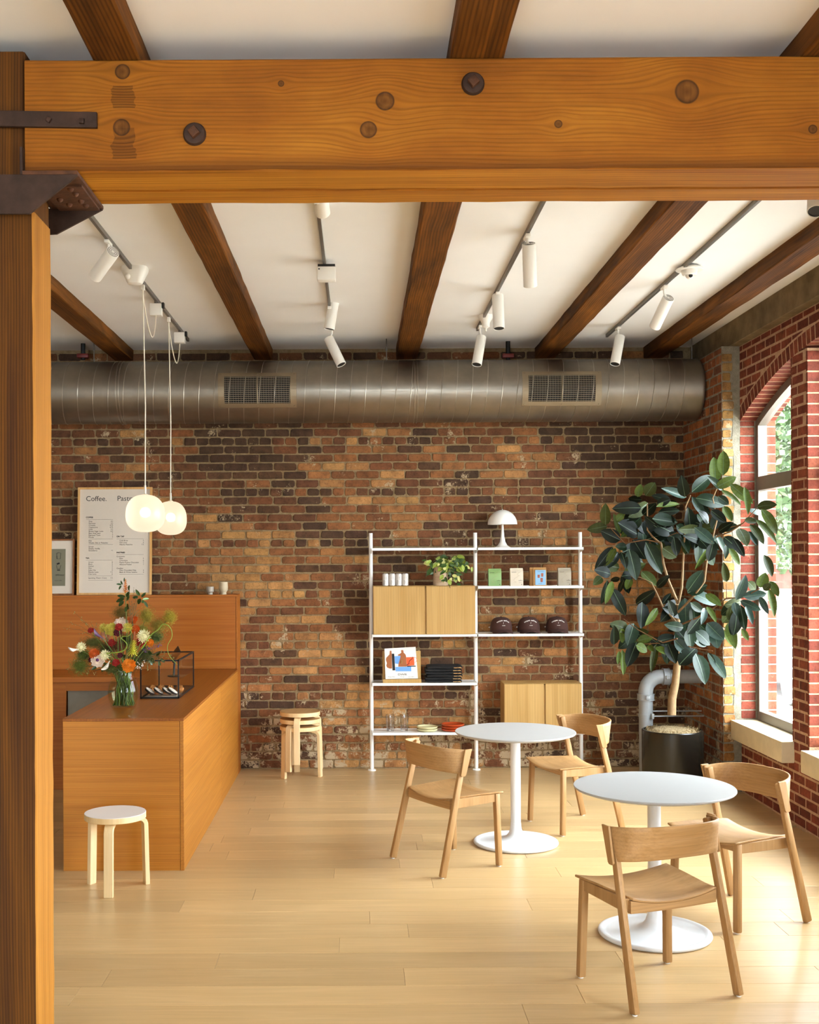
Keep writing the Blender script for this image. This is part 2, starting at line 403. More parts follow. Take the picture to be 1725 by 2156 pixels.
# ------------------------------------------------------------------ ceiling and unseen walls
mb = MB(); mb.box((XL-.1, YB-.1, ZC), (WALLX, YW+.3, ZC+.2)); struct('ceiling', mb, m_ceiling, 'smooth off-white plaster ceiling between the joists', 'ceiling', smooth=False)
mb = MB(); mb.box((XL-.2, YB-.2, -.2), (XL, YW+.3, ZC+.2)); struct('wall_left', mb, m_walldark, 'plain brown wall far to the left of the counter', smooth=False)
mb = MB(); a, b = -2.6, -.6                       # unseen front wall behind the camera, one window added for frontal fill
for p, q in (((XL-.2, YB-.2, -.2), (WALLX, YB, .5)), ((XL-.2, YB-.2, 3.2), (WALLX, YB, ZC+.2)), ((XL-.2, YB-.2, .5), (a, YB, 3.2)), ((b, YB-.2, .5), (WALLX, YB, 3.2))): mb.box(p, q)
struct('wall_front', mb, m_wallpaint, 'off-white street wall with an added fill window, facing the brick wall', smooth=False)
e = bpy.data.objects.new('window_20', None); C.objects.link(e); e.location = (a, YB, .5); e['kind'] = 'structure'; e['label'] = 'unseen tall window added behind the camera for frontal fill'; e['category'] = 'window'
for p, q in (((a, YB-.12, .5), (a+.06, YB-.05, 3.2)), ((b-.06, YB-.12, .5), (b, YB-.05, 3.2)), ((a+.06, YB-.12, .5), (b-.06, YB-.05, .56)), ((a+.06, YB-.12, 3.14), (b-.06, YB-.05, 3.2))):
    m_ = MB(); m_.box(p, q); obj('frame_bar', m_, m_alu, e, smooth=False)
m_ = MB(); m_.box((a+.06, YB-.09, .56), (b-.06, YB-.084, 3.14)); obj('pane', m_, m_glass, e, smooth=False)
portal('daylight_portal', ((a+b)/2, YB-.22, 1.85), (R(90), 0, 0), b-a, 2.7)

# ------------------------------------------------------------------ back wall of old bricks
rb = random.Random(11)
mb = MB(); mb.box((XL, YW, -.2), (XRET+.3, YW+.25, ZC)); wall_back = struct('wall_back', mb, m_mortar, 'old brown and tan brick wall at the back of the cafe', smooth=False)
fr = (Vector((0, YW, 0)), Vector((1,0,0)), Vector((0,0,1)), Vector((0,-1,0)))
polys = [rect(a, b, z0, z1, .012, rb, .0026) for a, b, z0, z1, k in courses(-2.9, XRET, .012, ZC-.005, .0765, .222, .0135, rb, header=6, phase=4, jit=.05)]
BT = ['#4d3626', '#583c28', '#633f28', '#6d442a', '#774a2c', '#82512f', '#8c5a34', '#98663b', '#a47343', '#ad7d4a']
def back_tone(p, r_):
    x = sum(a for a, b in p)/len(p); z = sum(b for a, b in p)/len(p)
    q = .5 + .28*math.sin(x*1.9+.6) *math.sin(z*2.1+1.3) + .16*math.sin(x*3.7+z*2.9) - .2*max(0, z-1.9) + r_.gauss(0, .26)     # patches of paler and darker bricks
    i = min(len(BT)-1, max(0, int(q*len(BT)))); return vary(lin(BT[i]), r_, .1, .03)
def back_pri(p):
    x = sum(a for a, b in p)/len(p); z = sum(b for a, b in p)/len(p); s = area(p)
    if z > 3.02 or x < -1.06 or x > 2.9: s *= .3
    elif z < 1.98 and x > .1: s *= .6
    return s
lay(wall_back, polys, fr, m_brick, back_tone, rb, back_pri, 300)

# ------------------------------------------------------------------ old brick return in the corner
mb = MB(); mb.box((XRET, YRET, -.2), (WALLX, YW+.05, 3.585)); wall_corner = struct('wall_corner', mb, m_mortar3, 'short return of old orange brick in the corner beside the window', smooth=False)
rc = random.Random(5)
frc = (Vector((XRET, 0, 0)), Vector((0,1,0)), Vector((0,0,1)), Vector((-1,0,0)))
polys = [rect(a, b, z0, z1, .006, rc, .0015) for a, b, z0, z1, k in courses(YRET+.004, YW, .012, 3.575, .0765, .215, .012, rc, header=5, jit=.05)]
lay(wall_corner, polys, frc, m_brick, lambda p, r_: vary(lin(r_.choice(['#8a4f2c', '#955a33', '#7d4a2e', '#a2683b', '#6f452d'])), r_, .14), rc, lambda p: area(p), 220, (.0012, .003))
fre = (Vector((0, YRET, 0)), Vector((1,0,0)), Vector((0,0,1)), Vector((0,-1,0)))
polys = []; z = .02
while z < 3.5:
    polys.append(rect(XRET+.004, XRET+.085+rc.uniform(-.02, .012), z, z+.062, .008, rc, .003)); z += .0765
lay(wall_corner, polys, fre, m_brick, lambda p, r_: vary(lin(r_.choice(['#96703f', '#a17c4c', '#8a5f34', '#936a3b'])), r_, .14), rc, lambda p: area(p), 60, (.004, .011))
mb = MB()
for i in range(30):
    z = 3.58*i/30; w = .012*math.sin(i*2.1)+.01*math.sin(i*.7); mb.box((XRET+.088+w*.4, YRET-.004, z), (XR+.004+w*.5, YRET+.02, z+3.58/30))
obj('mortar_strip', mb, m_mortar3, wall_corner, smooth=False)

# ------------------------------------------------------------------ red brick wall with arched windows
def arch_z(y, yc): 
    d = abs(y - yc); return AZC + math.sqrt(max(AR*AR - d*d, 0))
mb = MB()
mb.box((XR, YB, -.2), (WALLX, YRET+.02, ZSILL-.14))
edges = sorted([(yc-AHALF, yc+AHALF) for yc in ARCHES]); prev = YB
for a, b in edges:
    if a > prev: mb.box((XR, prev, ZSILL-.14), (WALLX, a, 3.585))
    prev = b
if prev < YRET: mb.box((XR, prev, ZSILL-.14), (WALLX, YRET+.02, 3.585))
for yc in ARCHES:
    N = 48
    for i in range(N):
        y0 = yc-AHALF+2*AHALF*i/N; y1 = yc-AHALF+2*AHALF*(i+1)/N; z0, z1 = arch_z(y0, yc)+.003, arch_z(y1, yc)+.003
        mb.add([(XR,y0,z0),(XR,y1,z1),(XR,y1,3.585),(XR,y0,3.585),(WALLX,y0,z0),(WALLX,y1,z1),(WALLX,y1,3.585),(WALLX,y0,3.585)],
               [(0,1,2,3),(4,7,6,5),(0,4,5,1)])
    for s in (-1, 1):
        a = yc + s*.515; b = yc + s*.81; mb.box((XR, min(a,b), ZSILL-.14), (WALLX, max(a,b), arch_z(b, yc)+.02))
wall_right = struct('wall_right', mb, m_mortar2, 'newer red brick wall with arched windows along the right', smooth=False, fixn=False)
rr = random.Random(9)
RT = ['#7b3a29', '#813f2d', '#743626', '#6d3325', '#86452f']
def red_tone(p, r_): return vary(lin(r_.choice(RT)), r_, .1, .03)
frr = (Vector((XR, 0, 0)), Vector((0,1,0)), Vector((0,0,1)), Vector((-1,0,0)))
JT = .0155
YC0 = ARCHES[0]; polys = []
def in_opening(y, z):
    for yc in ARCHES:
        d = abs(y - yc)
        if d < AHALF and z > ZSILL-.14 and not (.515 <= d <= .81) and z < arch_z(y, yc): return True
    return False
YV = 7.0
for a, b, z0, z1, k in courses(YB, YRET, .012, 3.578, .0735, .208, JT, rr, jit=0):
    y, z = (a+b)/2, (z0+z1)/2
    p = rect(a, b, z0, z1)
    for yc in ARCHES:
        if abs(y-yc) < AHALF+.25 and z > 2.7:
            dy = y-yc; dz = z-AZC; r_ = math.hypot(dy, dz); n = (dy/r_, dz/r_)
            piers = .515 <= abs(dy) <= .81 and z < arch_z(y, yc)
            if not piers: p = clip_line(p, n, n[0]*yc + n[1]*AZC + AR + .1 + JT)
            if len(p) < 3: break
    if len(p) < 3 or area(p) < 4e-4: continue
    done = False
    for yc in ARCHES:                                # cut away the window openings below the arch
        d0, d1 = a-yc, b-yc
        if z > ZSILL-.14 and max(abs(d0), abs(d1)) < AHALF+.25 and z < arch_z(y if abs(y-yc) < AHALF else yc+AHALF, yc)+.09:
            for lo, hi in ((yc-AHALF-9, yc-AHALF), (yc-.81, yc-.515), (yc+.515, yc+.81), (yc+AHALF, yc+AHALF+9)):
                q = clip_line(clip_line(p, (1,0), lo+.001), (-1,0), -(hi-.001))
                if len(q) >= 3 and area(q) > 4e-4 and hi-lo < 1: polys.append(q)
                elif len(q) >= 3 and area(q) > 4e-4: polys.append(q)
            done = True; break
    if not done: polys.append(p)
lay(wall_right, polys, frr, m_redbrick, red_tone, rr, lambda p: area(p) if (sum(a for a, b in p)/len(p)) > 7.45 else 0, 220, (.0008, .0016), jit=False, inset=.0015)
# ring of upright bricks over the arch, seen from below too
rest = MB(); cnt = 0
for yc in ARCHES:
    half = math.asin(AHALF/AR); n = int(2*half*AR/.0745)
    for i in range(n):
        t0 = -half + 2*half*i/n + .0078/AR; t1 = -half + 2*half*(i+1)/n - .0078/AR
        mbv = MB() if (yc == YC0 and (t0+t1)/2*AR > .1) else rest
        q = [(yc+r_*math.sin(t), AZC+r_*math.cos(t)) for r_, t in ((AR+.001, t0), (AR+.001, t1), (AR+.1, t1), (AR+.1, t0))]
        mbv.col = vary(lin(rr.choice(RT)), rr, .1, .03)
        mbv.prism(q, (XR-.0012, 0, 0), (0,1,0), (0,0,1), (WALLX-XR, 0, 0)); mbv.col = None
        if mbv is not rest: obj('arch_brick', mbv, m_redbrick, wall_right, smooth=False)
if rest.v: o = obj('arch_brick_remainder', rest, m_redbrick, wall_right, smooth=False); o['kind'] = 'stuff'
# bricks of the reveals (ends of the openings), facing along the wall
rest = MB()
for yc in ARCHES:
    for y, s in ((yc+AHALF, -1), (yc+.515, -1), (yc-.81, -1), (yc-AHALF, 1), (yc-.515, 1), (yc+.81, 1)):
        frj = (Vector((0, y, 0)), Vector((1,0,0)), Vector((0,0,1)), Vector((0,s,0))); zt = arch_z(y, yc); z = ZSILL+.01; k = 0
        while z < zt - .03:
            h = min(.062, zt - z)
            for x0, x1 in ((XR-.002, XWIN-.01), (XWIN+.075, WALLX)):
                vis = yc == YC0 and s == -1 and y > 7
                m_ = MB() if vis else rest
                brick_into(m_, rect(x0, x1, z, z+h), frj, .005, red_tone(None, rr), .002)
                if m_ is not rest: obj('reveal_brick', m_, m_redbrick, wall_right, smooth=False, fixn=False)
            z += .0735
o = obj('reveal_brick_remainder', rest, m_redbrick, wall_right, smooth=False, fixn=False); o['kind'] = 'stuff'
# concrete lintel along the top of the red wall
mb = MB(); mb.box((2.985, YB, 3.585), (WALLX, YW-.01, ZC+.01))
struct('trim_1', mb, m_concrete, 'rough grey concrete lintel under the ceiling along the right wall', 'lintel', bevel=.006, smooth=False)
# stone sills
for i, (a, b) in enumerate(((8.062, 9.17), (6.74, 7.715), (5.36, 6.48))):
    mb = MB(); mb.box((2.976, a, ZSILL-.15), (XWIN+.01, b, ZSILL))
    single('window_sill', mb, m_sill, ['pale limestone sill under the far window by the rubber plant', 'pale limestone sill nearest the camera, cut by the right edge', 'pale limestone sill out past the second brick pier'][i], 'window sill', (2.976, a, ZSILL-.15), 'stone window sills', bevel=.004)
for yc in ARCHES[1:]:
    mb = MB(); mb.box((2.976, yc-AHALF, ZSILL-.15), (XWIN+.01, yc+AHALF, ZSILL))
    single('window_sill', mb, m_sill, 'long pale limestone sill beside the camera position', 'window sill', (2.976, yc-AHALF, ZSILL-.15), 'stone window sills', bevel=.004)
# windows
nwin = 0
def window(y0, y1, yc):
    global nwin; nwin += 1
    e = bpy.data.objects.new('window_%d' % nwin, None); C.objects.link(e); e.location = (XWIN, y0, ZSILL); e['kind'] = 'structure'
    e['label'] = ('arched aluminium window of two panes behind the rubber plant' if nwin == 1 else 'arched aluminium window number %s along the right wall' % nwin); e['category'] = 'window'
    fw, fd = .06, .07; X0, X1 = XWIN, XWIN+fd
    def bar(nm, a, b): m_ = MB(); m_.box(a, b); return obj(nm, m_, m_alu, e, bevel=.004, smooth=False)
    zt = lambda y: arch_z(y, yc) - .002
    def jamb(ya, yb):
        m_ = MB(); z0, z1 = zt(ya), zt(yb)
        m_.add([(X0,ya,ZSILL),(X0,yb,ZSILL),(X0,yb,z1),(X0,ya,z0),(X1,ya,ZSILL),(X1,yb,ZSILL),(X1,yb,z1),(X1,ya,z0)],
               [(0,1,2,3),(4,7,6,5),(0,4,5,1),(1,5,6,2),(2,6,7,3),(3,7,4,0)]); return obj('frame_jamb', m_, m_alu, e, smooth=False)
    jamb(y0+.002, y0+fw); jamb(y1-fw, y1-.002)
    bar('frame_bottom_rail', (X0, y0+fw, ZSILL), (X1, y1-fw, ZSILL+.075))
    bar('transom', (X0-.006, y0+fw, 2.42), (X1, y1-fw, 2.53))
    m_ = MB(); N = 10
    for i in range(N):
        a = y0+fw+(y1-y0-2*fw)*i/N; b = y0+fw+(y1-y0-2*fw)*(i+1)/N
        m_.add([(X0,a,zt(a)-.065),(X0,b,zt(b)-.065),(X0,b,zt(b)),(X0,a,zt(a)),(X1,a,zt(a)-.065),(X1,b,zt(b)-.065),(X1,b,zt(b)),(X1,a,zt(a))],
               [(0,1,2,3),(4,7,6,5),(0,4,5,1),(2,6,7,3)])
    obj('frame_head', m_, m_alu, e, smooth=False)
    xm = XWIN + .042; g = MB(); g.box((xm, y0+fw, ZSILL+.075), (xm+.006, y1-fw, 2.42)); obj('pane', g, m_glass, e, smooth=False)
    g = MB()
    q = [(y0+fw, 2.53), (y1-fw, 2.53)] + [(y1-fw-(y1-y0-2*fw)*i/8, zt(y1-fw-(y1-y0-2*fw)*i/8)-.065) for i in range(9)]
    g.prism(q, (xm, 0, 0), (0,1,0), (0,0,1), (.006, 0, 0)); obj('pane', g, m_glass, e, smooth=False)
for yc in ARCHES:
    for a, b in ((yc+.81, yc+AHALF), (yc-.515, yc+.515), (yc-AHALF, yc-.81)): window(a, b, yc)
    portal('daylight_portal', (WALLX+.02, yc, (ZSILL+3.4)/2), (0, R(90), 0), 2.9, 2*AHALF)

# ------------------------------------------------------------------ timber frame
def beam_mat(o, knots):
    t = NT('fir_main_beam'); tc = t.new('ShaderNodeTexCoord'); sp = t.new('ShaderNodeSeparateXYZ'); t.link(tc.outputs['Object'], sp.inputs[0])
    x, z = sp.outputs[0], sp.outputs[2]; zz = z; kn = None; knr = None
    for kx, kz, r_ in knots:
        dx = t.math('SUBTRACT', x, kx); dz = t.math('SUBTRACT', z, kz)
        d2 = t.math('ADD', t.math('MULTIPLY', t.math('MULTIPLY', dx, dx), .45), t.math('MULTIPLY', dz, dz))
        e = t.math('POWER', 2.718, t.math('MULTIPLY', d2, -1/(r_*2.3)**2))
        zz = t.math('SUBTRACT', zz, t.math('MULTIPLY', dz, e))
        dd = t.math('SQRT', t.math('ADD', t.math('MULTIPLY', dx, dx), t.math('MULTIPLY', dz, dz)))
        k = t.math('SUBTRACT', 1.0, t.math('DIVIDE', dd, r_), clamp=True); kn = k if kn is None else t.math('MAXIMUM', kn, k)
    cv = t.new('ShaderNodeCombineXYZ'); t.link(x, cv.inputs[0]); t.link(sp.outputs[1], cv.inputs[1]); t.link(zz, cv.inputs[2])
    def mp(s):
        m = t.new('ShaderNodeMapping'); t.link(cv.outputs[0], m.inputs[0]); m.inputs['Scale'].default_value = s; return m.outputs[0]
    low = t.noise(mp((.9, 3, 5)), 1, 3, .5, .4)
    g = t.math('ADD', t.math('MULTIPLY', zz, 420), t.math('MULTIPLY', low, 17))
    s_ = t.math('ADD', t.math('MULTIPLY', t.math('SINE', g), .5), .5)
    s_ = t.math('POWER', s_, 2.2)
    st = t.noise(mp((2.2, 120, 120)), 1, 3, .6); pat = t.noise(mp((1.6, 4, 3.2)), 1, 4, .6)
    col = t.ramp(pat, [(.28, lin('#7e460c')), (.5, lin('#965911')), (.75, lin('#a96c1b'))])
    col = t.mix(t.math('MULTIPLY', s_, .38), col, lin('#6c3c0c'))
    col = t.mix(1.0, col, t.ramp(st, [(.35, .82), (.6, 1.0)]), 'MULTIPLY')
    edge = t.math('ADD', t.math('MULTIPLY', t.math('SUBTRACT', .05, z), 20), t.math('MULTIPLY', t.math('SUBTRACT', pat, .5), 1.2), clamp=True)
    fr_ = t.math('LESS_THAN', sp.outputs[1], .004)
    col = t.mix(t.math('MULTIPLY', t.math('MULTIPLY', edge, .75), fr_), col, lin('#4a2504'))
    xw = t.math('ADD', x, t.math('MULTIPLY', t.math('SUBTRACT', t.noise(mp((6, 6, 22)), 1, 3), .5), .06))
    a = t.math('MULTIPLY', t.math('COMPARE', xw, BSX, .042), t.math('ADD', t.math('COMPARE', z, .265, .04), t.math('COMPARE', z, .10, .055), clamp=True))
    col = t.mix(t.math('MULTIPLY', a, t.math('ADD', .38, t.math('MULTIPLY', s_, .25))), col, lin('#3a1c04'))
    kc = t.mix(t.math('MULTIPLY', t.ramp(t.noise(mp((60, 60, 60)), 1, 3), [(.4, 0.0), (.6, 1.0)]), .6), t.ramp(kn, [(0.0, lin('#2c1605')), (.16, lin('#4a2b10')), (.5, lin('#6a431a')), (1, lin('#3d220c'))]), lin('#2c1806'))
    kmask = t.math('MULTIPLY', t.ramp(kn, [(.0, 0.0), (.12, 1.0)]), t.ramp(kn, [(.0, 1.0), (.1, 1.0), (.3, .75)]))
    col = t.mix(kmask, col, kc)
    t.bump(t.math('ADD', t.math('MULTIPLY', s_, -.6), st), .35, .003)
    return t.set(col, .72, 0, .2)
YBM0, YBM1, ZBM0, ZBM1 = 4.07, 4.45, 3.284, 3.684
XB0 = W(52, 240, YBM0).x
origin = Vector((XB0, YBM0, ZBM0))
KN = [(258,151,17),(256,268,19),(811,213,21),(776,273,19),(1447,193,27),(1176,261,9),(592,176,7),(1712,272,10)]
kl = []
for px, py, r_ in KN:
    p = W(px, py, YBM0) - origin; kl.append((p.x, p.z, r_*YBM0/FPX))
BSX = kl[0][0] + .002
m_beam = beam_mat(None, kl)
bt = thing('main_beam', 'massive double fir beam with knots and bolts across the top', 'beam', origin)
XB1 = XR - .02
def rough_beam(mb, a, b, axis, seg, amp, rnd, alt=()):
    """A timber with slightly wavering edges: rings of eight points along its length."""
    a, b = Vector(a), Vector(b); L = b[axis]-a[axis]; o1, o2 = [i for i in range(3) if i != axis]; n0 = len(mb.v); rings = []
    for i in range(seg+1):
        t = a[axis] + L*i/seg; ring = []; c = .007
        for p1, p2 in ((a[o1]+c,a[o2]),(b[o1]-c,a[o2]),(b[o1],a[o2]+c),(b[o1],b[o2]-c),(b[o1]-c,b[o2]),(a[o1]+c,b[o2]),(a[o1],b[o2]-c),(a[o1],a[o2]+c)):
            v = [0,0,0]; v[axis] = t; v[o1] = p1 + rnd.uniform(-amp, amp); v[o2] = p2 + rnd.uniform(-amp, amp)*(0 if p2 > b[o2]-.02 else 1); ring.append(v)
        rings += ring
    fs_ = [(i*8+k, i*8+(k+1)%8, (i+1)*8+(k+1)%8, (i+1)*8+k) for i in range(seg) for k in range(8)]
    fs_ += [tuple(range(7,-1,-1)), tuple(seg*8+k for k in range(8))]
    mb.add(rings, fs_)
    mb.mi[-len(fs_):] = [1 if i < seg*8 and i % 8 in alt else 0 for i in range(len(fs_))]
rbm = random.Random(21)
mb = MB(); rough_beam(mb, (XB0, YBM0, ZBM0), (XB1, 4.283, ZBM1), 0, 30, .0018, rbm, (0,)); obj('beam_timber', mb, [m_beam, m_soffit], bt, smooth=False)
mb = MB(); rough_beam(mb, (XB0, 4.297, ZBM0), (XB1, YBM1, ZBM1), 0, 30, .0018, rbm, (0,)); obj('beam_timber', mb, [m_beam, m_soffit], bt, smooth=False)
mb = MB()
for px in (368, 930, 1010): p = W(px, 400, 4.29); mb.box((p.x-.02, 4.28, ZBM0+.004), (p.x+.02, 4.3, ZBM0+.1))
obj('spacer_block', mb, m_beam, bt, smooth=False)
for px, py in ((410, 283), (996, 177)):
    c = W(px, py, YBM0); m_ = MB()
    m_.lathe([(.0415, -.008), (.0415, .004), (.036, .012), (.016, .014), (.0001, .014)], n=28).xf(Matrix.Translation(c) @ Matrix.Rotation(R(90), 4, 'X'))
    wz = obj('bolt_washer', m_, m_iron, bt)
    m_ = MB(); m_.box((-.016,-.016,.012), (.016,.016,.036)); m_.xf(Matrix.Translation(c) @ Matrix.Rotation(R(90), 4, 'X') @ Matrix.Rotation(R(38), 4, 'Z')); obj('bolt_nut', m_, m_rust, wz, bevel=.003)

JX = [(-2.2, -2.03), (-.945, -.778), (.335, .525), (1.587, 1.767), (2.563, 2.74)]
JL = ['dark fir ceiling joist farthest left, half behind the post', 'fir ceiling joist second from the left, above the pendants', 'fir ceiling joist in the middle, over the shelf unit', 'fir ceiling joist second from the right', 'fir ceiling joist next to the concrete lintel']
for (a, b), lb in zip(JX, JL):
    mb = MB(); rough_beam(mb, (a, YB, ZBM1), (b, YW, ZC+.02), 1, 70, .003, rbm)
    single('ceiling_joist', mb, m_joist, lb, 'joist', (a, YB, ZBM1), 'ceiling joists', smooth=False)

# post with its iron shoe
XP = W(75, 1174, 4.10).x
pt = thing('timber_post', 'tall fir post at the left edge carrying the main beam', 'post', (-1.3, 4.2, 0))
mb = MB(); rough_beam(mb, (-1.46, 4.10, 0), (XP, 4.325, 3.15), 2, 30, .0015, rbm, (1, 2)); obj('lower_post', mb, [m_postw, m_postside], pt, smooth=False)
mb = MB(); rough_beam(mb, (-1.46, 4.085, 3.15), (XB0-.004, 4.40, ZC-.06), 2, 8, .001, rbm); obj('upper_post', mb, m_postw, pt, smooth=False)
br = thing('beam_shoe', 'rusty riveted iron bracket under the beam end at the post', 'bracket', (-1.17, 4.25, 3.1))
zs = ZBM0 - .004
xs = W(165, 362, 4.06).x
mb = MB(); mb.box((XB0-.003, 4.045, zs-.014), (xs, YBM1+.01, zs)); obj('seat_plate', mb, m_rust, br, bevel=.002, smooth=False)
mb = MB(); mb.box((XB0-.012, 4.045, zs-.014), (XB0-.001, YBM1+.01, zs+.085)); obj('upstand_plate', mb, m_iron, br, bevel=.002, smooth=False)
zg0 = W(60, 450, 4.05).z
for y0 in (4.048, YBM1-.006):
    q = [(-1.46, zg0), (W(62, 450, 4.05).x, zg0), (xs-.002, zs-.018), (xs-.002, zs-.013), (-1.46, zs-.013)]
    if y0 > 4.2: zq_ = W(110, 490, 4.45).z; q = [(-1.46, zq_-.02), (XP-.01, zq_-.006), (xs-.002, zs-.018), (xs-.002, zs-.013), (-1.46, zs-.013)]
    mb = MB(); mb.prism(q, (0, y0, 0), (1,0,0), (0,0,1), (0,.012,0)); obj('gusset', mb, m_iron, br, smooth=False)
mb = MB(); mb.box((XP+.002, 4.16, zs-.022), (xs-.012, YBM1-.006, zs-.014)); obj('angle_flange', mb, m_rust, br, smooth=False)
for x_, y_ in ((-1.125, 4.30), (-1.105, 4.36), (-1.055, 4.18), (-1.05, 4.235), (-1.05, 4.32), (-1.045, 4.375)):
    m_ = MB(); m_.sphere((x_, y_, zs-.022), .0125, 12, 6); obj('rivet', m_, m_rust, br)
st = thing('iron_strap', 'flat dark iron strap bolted over the beam end and post', 'strap', W(100, 253, 4.06))
a, b = W(-60, 250, 4.062), W(205, 254, 4.062)
mb = MB(); mb.prism([(a.x, a.z-.028), (b.x, b.z-.028), (b.x, b.z+.028), (a.x, a.z+.028)], (0, 4.052, 0), (1,0,0), (0,0,1), (0,.016,0)); obj('strap_bar', mb, m_iron, st, bevel=.002, smooth=False)
for px, py, rt in ((103, 253, 35), (173, 256, 8)):
    c = W(px, py, 4.052); m_ = MB(); m_.box((-.009,-.012,-.009), (.009,.003,.009)); m_.xf(Matrix.Translation(c) @ Matrix.Rotation(R(rt), 4, 'Y')); obj('bolt_head', m_, m_iron, st, bevel=.002)
# ------------------------------------------------------------------ spiral duct
t = NT('galvanised_steel'); p = t.coord(); n = t.noise(p, 3, 4, .6); n2 = t.noise(t.coord(scale=(3,60,60)), 1, 3)
m_duct = t.set(t.ramp(n, [(.3, lin('#7d756a')), (.7, lin('#958c7e'))]), t.ramp(n2, [(.3, .34), (.7, .46)]), .9, .5)
m_ductseam = plain('duct_seam_steel', '#a89f90', .35, .9, var=.05)
m_grille = plain('grille_steel', '#8f8069', .45, .7, var=.05)
DC = Vector((0, 9.8, 3.325)); DR = .265; DX0, DX1 = -3.2, 2.905
dk = thing('spiral_duct', 'grey galvanised spiral air duct running along the brick wall', 'duct', (0, 9.8, 3.06))
mb = MB(); NX = 90
def ringpts(x, r_, n=48): return [(x, DC.y + r_*math.cos(2*math.pi*k/n), DC.z + r_*math.sin(2*math.pi*k/n)) for k in range(n)]
vs_ = []; prof = [(DX0, DR), (DX1-.03, DR), (DX1-.02, DR+.003), (DX1-.008, DR), (DX1, DR-.012), (DX1, .001)]
for x, r_ in prof: vs_ += ringpts(x, r_)
mb.add(vs_, [(i*48+k, i*48+(k+1)%48, (i+1)*48+(k+1)%48, (i+1)*48+k) for i in range(len(prof)-1) for k in range(48)])
obj('duct_tube', mb, m_duct, dk)
mb = MB(); pitch = .127; pts = []
th = 0; N = int((DX1-.1-DX0)/pitch*36)
for i in range(N):
    x = DX0 + .02 + pitch*i/36; th = -2*math.pi*i/36
    pts.append((x, DC.y + (DR+.0005)*math.cos(th), DC.z + (DR+.0005)*math.sin(th)))
mb.tube(pts, .0034, 5); obj('spiral_seam', mb, m_ductseam, dk)
for px in (247, 877):
    x = W(px, 826, 9.55).x; mb = MB()
    for dx in (-.012, .012):
        mb.add(ringpts(x+dx-.004, DR+.001) + ringpts(x+dx-.003, DR+.006) + ringpts(x+dx+.003, DR+.006) + ringpts(x+dx+.004, DR+.001),
               [(i*48+k, i*48+(k+1)%48, (i+1)*48+(k+1)%48, (i+1)*48+k) for i in range(3) for k in range(48)])
    obj('coupling_band', mb, m_ductseam, dk)
def grille(px0, px1, py0, py1, label):
    yf = DC.y - DR - .012
    a = W(px0, py1, yf); b = W(px1, py0, yf); x0, x1, z0, z1 = a.x, b.x, a.z, b.z
    g = thing('air_grille', label, 'vent', ((x0+x1)/2, yf, z0), group='duct grilles')
    fw = .052; fh = .034
    def cy(z): return DC.y - math.sqrt(max(DR*DR - (z-DC.z)**2, .01)) - .004
    def curved(xa, xb, za, zb, name):      # a strip of sheet metal that follows the duct
        m_ = MB(); N = 8
        def top(u, v): z = za+(zb-za)*v; return (xa+(xb-xa)*u, cy(z)-.006, z)
        def bot(u, v): z = za+(zb-za)*v; return (xa+(xb-xa)*u, cy(z)+.02, z)
        m_.slab(top, bot, 1, N); return obj(name, m_, m_grille, g, smooth=False)
    curved(x0, x1, z0, z0+fh, 'frame_strip'); curved(x0, x1, z1-fh, z1, 'frame_strip'); curved(x0, x0+fw, z0+fh, z1-fh, 'frame_strip'); curved(x1-fw, x1, z0+fh, z1-fh, 'frame_strip')
    xa, xb, za, zb = x0+fw, x1-fw, z0+fh, z1-fh
    m_ = MB(); N = 8
    m_.grid(lambda u, v: (xa+(xb-xa)*u, cy(za+(zb-za)*v)+.0035, za+(zb-za)*v), 1, N); obj('grille_opening', m_, m_dark, g, smooth=False)
    for k in range(14):
        z = za + (zb-za)*(k+.5)/14; m_ = MB(); m_.beam((xa, cy(z)-.001, z), (xb, cy(z)-.001, z), .009, .0036); obj('louvre', m_, m_grille, g, smooth=False)
    m_ = MB(); nb = 26
    for k in range(nb):
        x = xa + (xb-xa)*(k+.5)/nb; m_.tube([(x, cy(za+(zb-za)*i/6)+.002, za+(zb-za)*i/6) for i in range(7)], .0012, 4)
    obj('rear_blades', m_, m_track, g, smooth=False)
    m_ = MB(); xm = (xa+xb)/2; m_.tube([(xm, cy(za+(zb-za)*i/6)-.007, za+(zb-za)*i/6) for i in range(7)], .005, 6); obj('centre_bar', m_, m_grille, g)
    m_ = MB()
    for x in (x0+.02, xm, x1-.02):
        for z in (z0+.012, z1-.012): m_.sphere((x, cy(z)-.006, z), .005, 8, 4)
    obj('screws', m_, m_grille, g)
grille(459, 624, 783, 857, 'rectangular louvred duct grille left of the centre, near the pendants')
grille(1101, 1268, 780, 853, 'rectangular louvred duct grille at the right, near the corner')
m_red = plain('red_clamp_paint', '#6e1c12', .5, var=.1)
for px, lb in ((175, 'red pipe clamp with black stub above the duct at far left'), (1070, 'red pipe clamp with black stub above the duct, right grille side')):
    c = W(px, 748, 9.95); cl = thing('pipe_clamp', lb, 'clamp', (c.x, 9.95, c.z), group='red pipe clamps')
    m_ = MB(); m_.tube([(c.x, 9.95, c.z-.04), (c.x, 9.95, ZC+.005)], .02, 12); obj('pipe_stub', m_, m_black, cl)
    m_ = MB(); m_.box((c.x-.05, 9.92, c.z-.025), (c.x+.05, 9.98, c.z+.012)); obj('clamp_band', m_, m_red, cl, bevel=.008)
